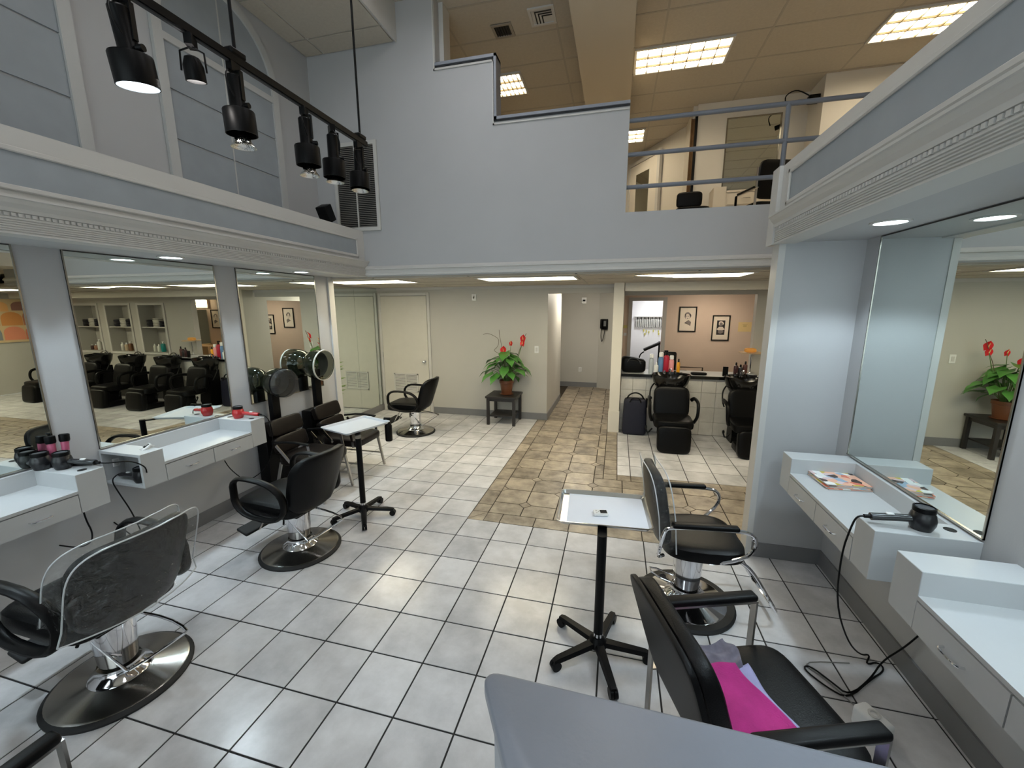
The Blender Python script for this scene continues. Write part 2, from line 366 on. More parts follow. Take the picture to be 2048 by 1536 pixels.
# colour room with the apricot wall
APRI = mat('apricot_wall_paint', rgb(220, 198, 178), 0.6, var=0.03, scale=2)
struct('wall_colour_room', MB().box(1.95, 7.6, 0, 2.155, 7.7, 2.4).box(2.155, 7.6, 2.01, 2.765, 7.7, 2.4).box(2.765, 7.6, 0, 8.1, 7.7, 2.4), APRI, 'apricot painted wall with two framed portraits')
dc = sroot('door_3', 'open doorway in the apricot wall to the bright stock room')
for bx in ((2.085, 7.575, 0, 2.155, 7.6, 2.08), (2.765, 7.575, 0, 2.835, 7.6, 2.08), (2.155, 7.575, 2.01, 2.765, 7.6, 2.08)): MB().box(*bx).build('door_casing', WALLW, dc, 0)
WHITE = mat('stock_room_white', rgb(228, 228, 228), 0.6)
struct('wall_stock_room', MB().box(0.9, 9.1, 0, 5.0, 9.205, 2.4).box(1.86, 8.45, 0, 1.95, 9.1, 2.4).box(3.6, 7.7, 0, 3.7, 9.1, 2.4), WHITE, 'white wall of the stock room seen through the doorway')
# half wall with square tiles and counter
hw = struct('wall_half', MB().box(1.955, 4.985, 0, 3.89, 5.10, 0.845), GROUT, 'half wall of pale square tiles behind the shampoo chairs')
xt = [1.955, 2.13, 2.325, 2.52, 2.715, 2.908, 3.10, 3.295, 3.49, 3.685, 3.89]; zt = [0.0, 0.2, 0.423, 0.645, 0.845]; cc = {}
for a, b in zip(xt[:-1], xt[1:]):
    for c_, d_ in zip(zt[:-1], zt[1:]):
        k_ = (round(b-a, 3), round(d_-c_, 3))
        if k_ not in cc: cc[k_] = MB().rbox(0.0015, 0, 0.0015, k_[0]-0.0015, 0.03, k_[1]-0.0015, 0.002, 1).mesh('wall_tile', WTILE, 0)
        link('wall_tile', cc[k_], hw, (a, 4.96, c_))
ct = thing('half_wall_counter', 'long black edged counter top on the tiled half wall', 'counter', (2.92, 5.2, 0.845))
BLKG = mat('black_gloss_edge', rgb(14, 14, 14), 0.15)
MB().box(-0.965, -0.27, 0.003, 0.965, 0.28, 0.03).build('counter_core', BLKG, ct, 0)
MB().box(-0.968, -0.275, 0.003, 0.968, -0.262, 0.047).build('edge_band', BLKG, ct, 0)
MB().box(-0.965, -0.262, 0.0301, 0.965, 0.28, 0.045).build('white_top', LAM, ct, 0)
# post and beam
ps = struct('trim_post', MB().box(1.795, 4.80, 0.33, 1.94, 4.945, 2.24).box(1.785, 4.79, 0, 1.95, 4.955, 0.33), mat('post_ivory', rgb(214, 208, 196), 0.45), 'white square post between the corridor and the shampoo area')
bmz = MB().box(1.95, 4.82, 2.11, 8.1, 4.93, 2.24)
for k in range(5): bmz.box(1.95, 4.812, 2.122+k*0.022, 8.1, 4.82, 2.134+k*0.022)
struct('trim_beam', bmz, MATS['post_ivory'], 'fluted ivory beam above the shampoo chairs')
# baseboards
BH = 0.115
struct('baseboard_left', MB().box(XL, -4.5, 0.0005, XL+0.012, 3.1, BH), BASEG, 'grey baseboard under the left stations')
struct('baseboard_right', MB().box(XR-0.012, -4.5, 0.0005, XR, 1.81, BH).box(2.925, 1.797, 0.0005, XR-0.012, 1.81, BH), BASEG, 'grey baseboard under the right stations')
struct('baseboard_back', MB().box(-1.30, YB-0.012, 0.0005, 0.777, YB, BH).box(0.765, YB, 0.0005, 0.777, 6.9, BH).box(0.2, 8.338, 0.0005, 1.45, 8.35, BH), BASEG, 'grey baseboard of the back wall and corridor')
struct('baseboard_alcove', MB().box(-2.33, 3.1, 0.0005, -2.315, YB, BH), BASEG, 'grey baseboard under the alcove mirror')
struct('trim_5', MB().box(XL, 3.02, 0, XL+0.02, 3.1, 2.25).box(-1.70, 3.1, 0, XL+0.02, 3.115, 2.25), TRIM, 'white corner board ending the left mirror wall')
# ---- lower ceiling of the rear half
ZL = 2.225
lc = struct('ceiling_lower', MB().box(-2.42, 3.1, ZL+0.012, 8.2, 9.2, ZL+0.06), TBAR, 'low suspended ceiling over the rear half of the salon')
LOWL = [(-2.0,3.28,1.25,0.60), (0.19,3.25,1.22,0.60), (2.30,3.28,1.20,0.60), (4.6,3.55,1.20,0.60), (6.2,3.55,1.20,0.60)]
tme = {}
def ceil_tile(root, x0, y0, x1, y1, z, m=CEILT):
    k_ = (round(x1-x0,3), round(y1-y0,3))
    if k_ not in tme: tme[k_] = MB().box(0.012, 0.012, 0, k_[0]-0.012, k_[1]-0.012, 0.01).mesh('ceiling_tile', m, 0)
    link('ceiling_tile', tme[k_], root, (x0, y0, z+0.001))
for i in range(-2, 7):
    for j in range(0, 4):
        x0, y0 = 0.19+i*1.22, 3.25-0.61+j*0.61+0.0; x1, y1 = x0+1.22, y0+0.61
        x0, x1, y0, y1 = max(x0, -2.33), min(x1, 8.1), max(y0, 3.1), min(y1, YB)
        if j == 1 and i in (0, 4, 5): continue
        if x1-x0 > 0.1 and y1-y0 > 0.1: ceil_tile(lc, x0, y0, x1, y1, ZL)
tb = MB()
for i in range(-2, 8): tb.box(0.19+i*1.22-0.012, 3.1, ZL-0.002, 0.19+i*1.22+0.012, YB, ZL+0.004)
for j in range(1, 5): tb.box(-2.33, 2.64+j*0.61-0.012, ZL-0.0025, 8.1, 2.64+j*0.61+0.012, ZL+0.0035)
tag(tb.build('ceiling_grid', TBAR, lc, 0))
struct('trim_6', MB().box(-2.33, YB-0.03, ZL-0.04, 1.80, YB, ZL+0.01), TRIM, 'white cove strip along the top of the back wall')
struct('ceiling_colour_room', MB().box(1.95, 5.58, 2.30, 8.1, 9.2, 2.36), CEILT, 'ceiling of the colour room')
# ---- soffits, fascias and cornices
def cornice_profile(z0, zt_):
    p = [(0, z0), (0.034, z0), (0.034, z0+0.006)]
    for k in range(6):
        a = z0+0.008+k*0.0115; p += [(0.034, a), (0.028, a+0.002), (0.028, a+0.005), (0.034, a+0.0075)]
    p += [(0.034, z0+0.082), (0.030, z0+0.084), (0.030, z0+0.104), (0.040, z0+0.106), (0.044, z0+0.125), (0.062, z0+0.145), (0.074, z0+0.165), (0.082, z0+0.168), (0.082, z0+0.18), (0.020, z0+0.186), (0.020, zt_), (-0.10, zt_), (-0.10, z0)]
    return p
def cornice(name, xf, sg, y0, y1, z0, zt_, label, label2):
    prof = [(xf+sg*(u-0.034), z) for u, z in cornice_profile(z0, zt_)]
    r_ = struct(name, MB().prism(prof, y0, y1, 'y'), TRIM, label, 0)
    dn = MB(); y = y0+0.02; xd = xf+sg*(-0.004)
    while y < y1-0.02:
        dn.box(min(xd, xd+sg*0.009), y, z0+0.086, max(xd, xd+sg*0.009), y+0.016, z0+0.102); y += 0.026
    tag(dn.build('dentil_band', TRIM, r_, 0), kind='stuff')
    fx = xf+sg*(-0.014)
    pz0, pz1 = z0+0.235, z0+0.405
    def bx(a, b, c, d, u0, u1): return (min(fx+sg*u0, fx+sg*u1), a, c, max(fx+sg*u0, fx+sg*u1), b, d)
    MB().box(*bx(y0+0.2, y1-0.16, pz0, pz1, 0, 0.003)).build('blue_panel', BLUE, r_, 0)
    for nm, a, b, c, d in (('panel_moulding', y0+0.17, y1-0.13, pz1-0.005, pz1+0.022), ('panel_moulding', y0+0.17, y1-0.13, pz0-0.022, pz0+0.005), ('panel_moulding', y0+0.17, y0+0.2, pz0-0.022, pz1+0.022), ('panel_moulding', y1-0.16, y1-0.13, pz0-0.022, pz1+0.022)):
        MB().rbox(*bx(a, b, c, d, 0, 0.016), 0.005, 1).build(nm, TRIM, r_)
    return r_
struct('ceiling_left_soffit', MB().box(-1.75, -4.5, HS, -1.13, YU, 2.74), WALL, 'soffit with recessed downlights above the left mirrors')
cornice('trim_1', -1.09, 1, -4.5, YU, HS-0.005, 2.77, 'long white cornice with blue grey panel above the left mirrors', '')
struct('ceiling_right_soffit', MB().box(2.92, -4.5, HR, 3.6, 1.925, 2.74), WALL, 'soffit with recessed downlights above the right mirrors')
cornice('trim_2', 2.85, -1, -4.5, 1.81, HR-0.008, 2.78, 'long white cornice with blue grey panel above the right mirrors', '')
struct('trim_9', MB().box(2.84, 1.81, HR-0.01, 2.92, 1.93, 2.78), TRIM, 'white end return of the right cornice')
# ---- upper wall with stepped opening and railing gap
struct('wall_upper_back', MB().prism([(-1.80,2.25),(4.4,2.25),(4.4,2.815),(1.89,2.815),(1.89,3.795),(0.535,3.795),(0.535,4.372),(-0.11,4.372),(-0.11,5.1),(-1.80,5.1)], YU, YU+0.12, 'y'), WALL, 'tall grey upper wall with a stepped opening to the mezzanine')
struct('trim_3', MB().prism([(YU, 2.262), (YU-0.028, 2.262), (YU-0.028, 2.285), (YU-0.020, 2.29), (YU-0.020, 2.325), (YU-0.034, 2.33), (YU-0.034, 2.345), (YU-0.012, 2.37), (YU, 2.37)], -1.12, 4.4, 'x'), TRIM, 'white moulding along the foot of the upper wall')
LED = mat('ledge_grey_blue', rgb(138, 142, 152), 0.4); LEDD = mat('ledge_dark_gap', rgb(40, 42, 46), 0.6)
lt = sroot('trim_4', 'grey stepped ledge capping the upper wall opening')
for bx in ((-0.11, YU-0.025, 4.372, 0.56, YU+0.15, 4.40), (0.535, YU-0.025, 3.795, 0.56, YU+0.15, 4.40), (0.535, YU-0.025, 3.795, 1.89, YU+0.15, 3.822)): MB().box(*bx).build('ledge_cap', LED, lt, 0)
for bx in ((-0.13, YU-0.012, 4.335, 0.525, YU, 4.352), (0.515, YU-0.012, 3.75, 0.53, YU, 4.352), (0.515, YU-0.012, 3.75, 1.885, YU, 3.765), (-0.13, YU-0.012, 4.335, -0.115, YU, 5.03)): MB().box(*bx).build('ledge_moulding', TRIM, lt, 0)
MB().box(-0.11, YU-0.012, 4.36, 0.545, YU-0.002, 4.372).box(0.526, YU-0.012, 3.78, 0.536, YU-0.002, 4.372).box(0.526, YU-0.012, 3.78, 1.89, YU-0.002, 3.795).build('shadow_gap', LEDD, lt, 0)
struct('wall_upper_left', MB().box(-1.80, -4.5, 2.74, -1.68, YU, 5.1), WALL, 'upper left wall with arched blind windows')
struct('wall_upper_jamb', MB().box(-0.11, YU+0.12, ZM, -0.06, YU+0.3, ZC), TRIM, 'white jamb at the left of the stepped opening')
# mezzanine floor, upper ceiling
struct('floor_mezzanine', MB().box(-1.8, YU+0.12, 2.45, 8.2, 9.2, ZM).box(3.6, -4.5, 2.5, 8.2, YU+0.12, ZM), mat('mezzanine_floor', rgb(206, 196, 180), 0.6, var=0.05, scale=10), 'mezzanine floor slab')
uc = struct('ceiling', MB().box(-1.8, -4.6, ZC+0.012, 8.2, 9.2, ZC+0.08), TBAR, 'suspended ceiling of large tiles over hall and mezzanine')
UPL = [(1.87, 4.53), (3.09+1.22, 4.53-0.0), (0.65-0.61, 4.53+0.0), (1.87, 6.97)]
skip = set()
GX0, GY0 = 2.25, 3.92     # one grid crossing
for i in range(-3, 5):
    for j in range(-14, 9):
        x0, y0 = GX0+i*1.20, GY0+j*0.60
        if x0 < -0.58: x0c = -0.56
        else: x0c = x0
        x1c = min(x0+1.20, 8.1)
        if x1c-x0c < 0.15: continue
        ceil_tile(uc, x0c, y0, x1c, y0+0.60, ZC)
tb = MB()
for i in range(-2, 5): tb.box(GX0+i*1.20-0.012, -4.5, ZC-0.002, GX0+i*1.20+0.012, 9.0, ZC+0.004)
for j in range(-14, 9): tb.box(-0.56, GY0+j*0.60-0.012, ZC-0.0025, 8.1, GY0+j*0.60+0.012, ZC+0.0035)
tb.build('ceiling_grid', TBAR, uc, 0)
cl = struct('ceiling_left_drop', MB().box(-1.80, -4.5, 4.675, -0.56, YU, 5.06), mat('drop_ceiling_paint', rgb(186, 182, 174), 0.7), 'lower ceiling strip over the arched windows')
MB().box(-0.56, -4.5, 4.66, -0.545, YU, 5.04).build('drop_edge', TRIM, cl, 0)
for j in range(0, 10):
    for i in range(0, 2):
        a = (-1.68, -1.44, -0.57)[i]; b = (-1.68, -1.44, -0.57)[i+1]; y1 = YU-0.005-(0 if j == 0 else 0.27+(j-1)*0.61); y0 = YU-0.005-(0.27+j*0.61)
        ceil_tile(cl, a, max(y0,-3.0), b, y1, 4.663)
struct('ceiling_bulkhead', MB().box(1.31, 2.4, 4.60, 1.905, 6.3, ZC), mat('bulkhead_paint', rgb(196, 184, 164), 0.7), 'smooth beige bulkhead hanging from the mezzanine ceiling')
# mezzanine rear walls
UW = mat('mezzanine_wall_paint', rgb(214, 208, 198), 0.6, var=0.02, scale=2)
struct('wall_mezzanine_back', MB().box(2.96, 6.25, ZM, 4.60, 6.35, ZC).box(4.50, 5.76, ZM, 8.1, 5.86, ZC).box(4.50, 5.86, ZM, 4.58, 6.25, ZC), UW, 'cream mezzanine wall holding the styling mirror')
struct('wall_mezzanine_far', MB().box(-1.8, 9.0, ZM, 3.1, 9.1, ZC).prism([(1.72,8.95),(2.90,7.05),(2.98,7.10),(1.82,9.0)], ZM, ZC, 'z').box(2.90, 6.3, ZM, 2.99, 7.1, ZC), UW, 'angled cream mezzanine wall with the mirrored door')
struct('wall_mezzanine_sides', MB().box(8.1, -4.5, ZM, 8.2, 9.1, ZC).box(-1.8, YU+0.12, ZM, -1.7, 9.0, ZC), UW, 'outer side walls of the mezzanine')
# unseen front wall behind the camera, window added to bring in daylight
sf = struct('wall_front', MB().box(-1.8, -4.75, 0, 8.2, -4.6, 0.4).box(-1.8, -4.75, 4.2, 8.2, -4.6, 5.1).box(-1.8, -4.75, 0.4, -1.5, -4.6, 4.2).box(3.2, -4.75, 0.4, 8.2, -4.6, 4.2), WALL, 'unseen front wall with an opening added for daylight')
gw = sroot('window_5', 'large unseen window added for daylight')
for k in range(5): MB().box(-1.5+k*1.16, -4.72, 0.4, -1.44+k*1.16, -4.64, 4.2).build('mullion', BLKM, gw, 0)
for k in range(4): MB().box(-1.44+k*1.16, -4.685, 0.4, -0.34+k*1.16, -4.68, 4.2).build('pane', film('added_window_glass', (0.9,0.94,0.93,1), 0.5, 0.02, 0.06) if k == 0 else MATS['added_window_glass'], gw, 0)
struct('wall_outer_left', MB().box(-2.5, -4.75, 0, -2.42, 9.2, 2.6), WALL, 'outer wall left of the alcove')
struct('wall_outer_rear', MB().box(-2.5, 9.21, 0, 8.2, 9.3, 5.1), WALL, 'outer wall at the very back')

# ---- arched blind windows, upper left
FRM = mat('window_frame_white', rgb(186, 186, 184), 0.5)
def arch_window(n, yc, label):
    w = sroot('window_%d' % n, label, (-1.68, yc, 0)); ro, ri, zb, zs = 0.605, 0.53, 2.775, 4.055
    def arc(r, zc): return [(r*math.cos(PI*k/20), zc+r*math.sin(PI*k/20)) for k in range(21)]
    out = [(ro, zb)]+arc(ro, zs)+[(-ro, zb)]; inn = [(ri, zb)]+arc(ri, zs)+[(-ri, zb)]
    f = MB(); m = len(out)
    vs = [(x, a, b) for x in (0.001, 0.03) for a, b in out]+[(x, a, b) for x in (0.001, 0.03) for a, b in inn]
    fs = []
    for k in range(m-1):
        fs += [(m+k, m+k+1, 3*m+k+1, 3*m+k), (k, k+1, m+k+1, m+k), (2*m+k, 3*m+k, 3*m+k+1, 2*m+k+1)]
    f.add(vs, fs); f.build('window_frame', FRM, w, 0)
    # panes, each its own piece
    for z0, z1 in ((2.775, 3.225), (3.24, 3.595), (3.61, 3.945)):
        for s_ in (-1, 1):
            a, b = (0.006, ri-0.001) if s_ > 0 else (-ri+0.001, -0.006)
            MB().box(0.001, a, z0, 0.012, b, z1).build('pane', BLUE, w, 0)
    MB().box(0.001, -ri, 3.945, 0.028, ri, 4.0).build('transom_bar', FRM, w, 0)
    for s_ in (-1, 1):
        pts = [(s_*0.006, 4.0), (s_*(ri-0.001), 4.0)]+[(s_*(ri-0.001)*math.cos(PI/2*k/10), zs+(ri-0.001)*math.sin(PI/2*k/10)) for k in range(10)]+[(s_*0.006, zs+ri-0.001)]
        MB().prism(pts, 0.001, 0.012, 'x').build('arch_pane', BLUE, w, 0)
    MB().box(0.001, -0.006, 2.775, 0.016, 0.006, 4.6).build('mullion', FRM, w, 0)
arch_window(1, 1.955, 'arched blue grey blind window nearest the wall grille')
arch_window(2, 0.235, 'arched blue grey blind window behind the first big track lamp')
arch_window(3, -1.485, 'arched blue grey blind window beyond the left picture edge')
# ---- closet door
d1 = sroot('door_1', 'pale flush closet door with louvre grille and round knob', (-2.255, YB, 0))
DOORP = mat('door_paint', rgb(198, 194, 184), 0.5, var=0.02)
MB().rbox(0.004, -0.03, 0.008, 0.892, -0.005, 2.085, 0.003, 1).build('door_leaf', DOORP, d1, 0)
for bx in ((-0.05, -0.022, 0.0005, 0, -0.001, 2.145), (0.895, -0.022, 0.0005, 0.945, -0.001, 2.145), (0, -0.022, 2.09, 0.895, -0.001, 2.145)): MB().rbox(*bx, 0.004, 1).build('door_casing', TRIM, d1, 0)
MB().box(0, -0.004, 0.0005, 0.895, -0.0005, 2.09).build('shadow_gap', LAMD, d1, 0)
kn = MB().cyl((0.82, -0.03, 0.94), (0.82, -0.06, 0.94), 0.012).sq((0.82, -0.078, 0.94), (0.055, 0.045, 0.055), 1, 1, 16, 10).build('knob', CHROME, d1)
MB().cyl((0.82, -0.03, 0.94), (0.82, -0.036, 0.94), 0.03).build('rose', CHROME, kn)
for z in (0.25, 1.05, 1.85): MB().cyl((-0.002, -0.032, z-0.045), (-0.002, -0.032, z+0.045), 0.008, 8).build('hinge', ALU, d1)
def grille(parent, x0, x1, z0, z1, n, y):
    MB().box(x0, y-0.003, z0, x1, y-0.001, z1).build('grille_back', mat('grille_shadow', rgb(70, 68, 64), 0.8), parent, 0)
    xm = (x0+x1)/2; t = 0.022
    f = MB().box(x0, y-0.012, z0, x0+t, y-0.001, z1).box(x1-t, y-0.012, z0, x1, y-0.001, z1).box(x0, y-0.012, z0, x1, y-0.001, z0+t).box(x0, y-0.012, z1-t, x1, y-0.001, z1).box(xm-0.008, y-0.012, z0, xm+0.008, y-0.001, z1)
    g = f.build('grille_frame', TRIM, parent, 0); me = None
    h = (z1-z0-2*t)/n; w = xm-0.008-x0-t
    me = MB().add([(0,-0.010,0.0),(w,-0.010,0.0),(w,-0.002,h*0.62),(0,-0.002,h*0.62),(0,-0.0085,-0.002),(w,-0.0085,-0.002),(w,-0.001,h*0.58),(0,-0.001,h*0.58)], [(0,1,2,3),(4,7,6,5),(0,4,5,1),(2,6,7,3)]).mesh('slat', TRIM, 0)
    for k in range(n):
        for xa in (x0+t, xm+0.008): link('slat', me, g, (xa, y, z0+t+k*h))
grille(d1, 0.20, 0.68, 0.375, 0.712, 14, -0.03)
# big return-air grille in the upper wall
RG = thing('wall_grille', 'tall two column return air grille high on the upper wall', 'vent', (-1.43, YU, 2.775))
GSL = mat('grille_slat_grey', rgb(122, 118, 112), 0.6)
def biggrille():
    W_, H_, n = 0.575, 0.965, 44; t = 0.04
    MB().box(0, -0.004, 0, W_, -0.001, H_).build('grille_back', mat('grille_black', rgb(14, 14, 14), 0.9), RG, 0)
    for bx in ((0,-0.02,0,t,-0.001,H_),(W_-t,-0.02,0,W_,-0.001,H_),(t,-0.02,0,W_-t,-0.001,t),(t,-0.02,H_-t,W_-t,-0.001,H_)): MB().box(*bx).build('grille_frame', TRIM, RG, 0)
    MB().box(W_/2-0.006, -0.021, t, W_/2+0.006, -0.001, H_-t).build('centre_bar', TRIM, RG, 0)
    h = (H_-2*t)/n; w = W_/2-0.006-t; me = MB().box(0, -0.013, 0, w, -0.005, h*0.36).mesh('slat', GSL, 0)
    for k in range(n):
        for xa in (t, W_/2+0.006): link('slat', me, RG, (xa, 0, t+k*h+h*0.3))
biggrille()
# ================================================================ LIGHT FIXTURES
GL_REF = glow('fluorescent_reflector', (1.0, 0.78, 0.5, 1), E_UP*0.14)
LOUV = mat('louvre_paint', rgb(150, 136, 104), 0.6)
def troffer_up(x, y, lx, ly, label, gm=None):
    t = thing('ceiling_light', label, 'ceiling light', (x, y, ZC-0.013), 0, 'parabolic louvre lights upstairs')
    f = MB()
    for bx in ((0,0,-0.012,lx,0.025,0.012),(0,ly-0.025,-0.012,lx,ly,0.012),(0,0.025,-0.012,0.025,ly-0.025,0.012),(lx-0.025,0.025,-0.012,lx,ly-0.025,0.012)): f.box(*bx)
    f.build('frame', TRIM, t, 0)
    MB().box(0.026, 0.026, 0.004, lx-0.026, ly-0.026, 0.007).build('reflector', gm or GL_REF, t, 0)
    if not gm:
        for k in range(3): MB().box(0.03, ly*(k+0.5)/3-0.035, -0.002, lx-0.03, ly*(k+0.5)/3+0.035, 0.003).build('tube', GL_UP, t, 0)
    me = MB().box(0, -0.006, -0.022, lx-0.05, 0.006, -0.003).mesh('louvre', LOUV, 0)
    for k in range(1, 3): link('louvre', me, t, (0.025, ly*k/3, 0))
    me2 = MB().box(-0.005, 0, -0.020, 0.005, ly-0.05, -0.003).mesh('cross_louvre', LOUV, 0)
    for k in range(1, 7): link('cross_louvre', me2, t, (lx*k/7, 0.025, 0))
    return t
gx = lambda i: GX0+i*1.20
gy = lambda j: GY0+j*0.60
troffer_up(1.93, gy(1)+0.01, 1.14, 0.58, 'bright louvred ceiling light above the railing gap, nearest its middle')
troffer_up(4.62, gy(1)+0.01, 1.14, 0.58, 'bright louvred ceiling light cut off by the right cornice')
troffer_up(-0.02, gy(1)+0.11, 0.46, 0.58, 'small louvred ceiling light seen through the stepped opening')
troffer_up(gx(-1)+0.02, gy(5)+0.01, 1.14, 0.58, 'louvred ceiling light far back beside the angled mezzanine wall')
troffer_up(gx(0)+0.02, gy(-6)+0.01, 1.14, 0.58, 'added louvred hall fill light above the chrome armed chair, out of view', GL_HALL)  # this and the next three: unseen fixtures added to brighten the hall
troffer_up(gx(-2)+0.02, gy(-4)+0.01, 1.14, 0.58, 'added louvred hall fill light above the track, out of view', GL_HALL)
troffer_up(gx(0)+0.02, gy(-10)+0.01, 1.14, 0.58, 'added louvred hall fill light nearest the daylight window, out of view', GL_HALL)
troffer_up(gx(-2)+0.02, gy(-8)+0.01, 1.14, 0.58, 'added louvred hall fill light beside the drop ceiling, out of view', GL_HALL)
troffer_up(gx(3)+0.02, gy(-3)+0.01, 1.14, 0.58, 'added louvred fill light over the right mezzanine wing, out of view')  # unseen fixture added for more light upstairs
def low_light(x, y, lx, ly, label):
    t = thing('ceiling_light', label, 'ceiling light', (x, y, ZL-0.002), 0, 'flat lens lights in the low ceiling')
    f = MB()
    for bx in ((0,0,-0.008,lx,0.03,0.012),(0,ly-0.03,-0.008,lx,ly,0.012),(0,0.03,-0.008,0.03,ly-0.03,0.012),(lx-0.03,0.03,-0.008,lx,ly-0.03,0.012)): f.box(*bx)
    f.build('frame', TRIM, t, 0); MB().box(0.03, 0.03, -0.004, lx-0.03, ly-0.03, 0.004).build('lens', GL_LOW, t, 0); return t
LLAB = ['flat lens ceiling light in front of the closet door', 'flat lens ceiling light above the end of the stone path', 'flat lens ceiling light above the first shampoo chair', 'flat lens ceiling light over the hidden shampoo chairs', 'flat lens ceiling light at the far end of the shampoo row']
for (x, y, lx, ly), lb in zip([(-1.95, 3.26, 1.18, 0.58), (0.21, 3.26, 1.18, 0.58), (2.02, 3.26, 1.18, 0.58), (5.09, 3.26, 1.18, 0.58), (6.31, 3.26, 1.18, 0.58)], LLAB): low_light(x, y, lx, ly, lb)
# a broken, hanging lens panel beside the shampoo light
hp = MB(Matrix.Translation((2.03, 3.40, ZL-0.03)) @ Matrix.Rotation(0.06, 4, 'Y')).box(-0.02, -0.25, 0, 0.36, 0.25, 0.006).build('loose_ceiling_panel', CEILT, None, 0)
tag(hp, 'loose ceiling panel sagging beside the shampoo area light', 'ceiling panel')
# unseen lamps added to brighten the corridor, colour room and stock room
def round_fill_lamp(x, y, z, r, label, m):
    t = thing('ceiling_fill_lamp', label, 'ceiling lamp', (x, y, z), 0, 'added round fill lamps of the back rooms')
    MB().lathe([(r, 0), (r, -0.03), (r*0.95, -0.035)], 24).build('rim', TRIM, t); MB().lathe([(r*0.95, -0.035), (r*0.8, -0.07), (r*0.3, -0.09), (0.001, -0.092)], 24, caps=False).build('globe', m, t); return t
round_fill_lamp(1.2, 6.6, 2.236, 0.14, 'round unseen fill lamp added in the corridor', glow('corridor_fill', (1.0, 0.93, 0.78, 1), 85))
round_fill_lamp(2.8, 8.4, 2.236, 0.2, 'round unseen fill lamp added in the stock room', glow('stock_fill', (0.95, 0.97, 1.0, 1), 30))
round_fill_lamp(3.6, 6.7, 2.30, 0.16, 'round unseen fill lamp added in the colour room', glow('colour_fill', (1.0, 0.85, 0.68, 1), 52))
# ---- recessed downlights in the soffits
def downlight(x, y, z, label, k=1.0):
    t = thing('downlight', label, 'downlight', (x, y, z), 0, 'recessed soffit downlights')
    MB().lathe([(0.083, 0.0), (0.083, -0.006), (0.068, -0.008), (0.066, -0.002)], 28, caps=False).build('trim_ring', TRIM, t)
    MB().lathe([(0.067, -0.003), (0.03, -0.006), (0.001, -0.007)], 28, caps=False).build('lamp', GL_DN, t)
    ld = bpy.data.lights.new('downlight_beam', 'SPOT'); ld.energy = 26; ld.color = (0.74, 0.90, 1.0); ld.spot_size = math.radians(118); ld.spot_blend = 0.35; ld.shadow_soft_size = 0.06
    lo = bpy.data.objects.new('downlight_beam', ld); COL.objects.link(lo); lo.parent = t; lo.location = (0, 0, -0.02)
    return t
DLN = ['above the middle left station', 'above the near left station', 'above the hair dryer chairs', 'left, out of view']
for y, lb in ((1.02, DLN[0]), (-0.22, DLN[1]), (2.32, DLN[2]), (-1.46, DLN[3])): downlight(-1.365, y, HS, 'round recessed downlight '+lb)
for y, lb in ((1.18, 'above the magazine counter'), (-0.06, 'above the near right station'), (-1.3, 'right, out of view')): downlight(3.17, y, HR, 'round recessed downlight '+lb)
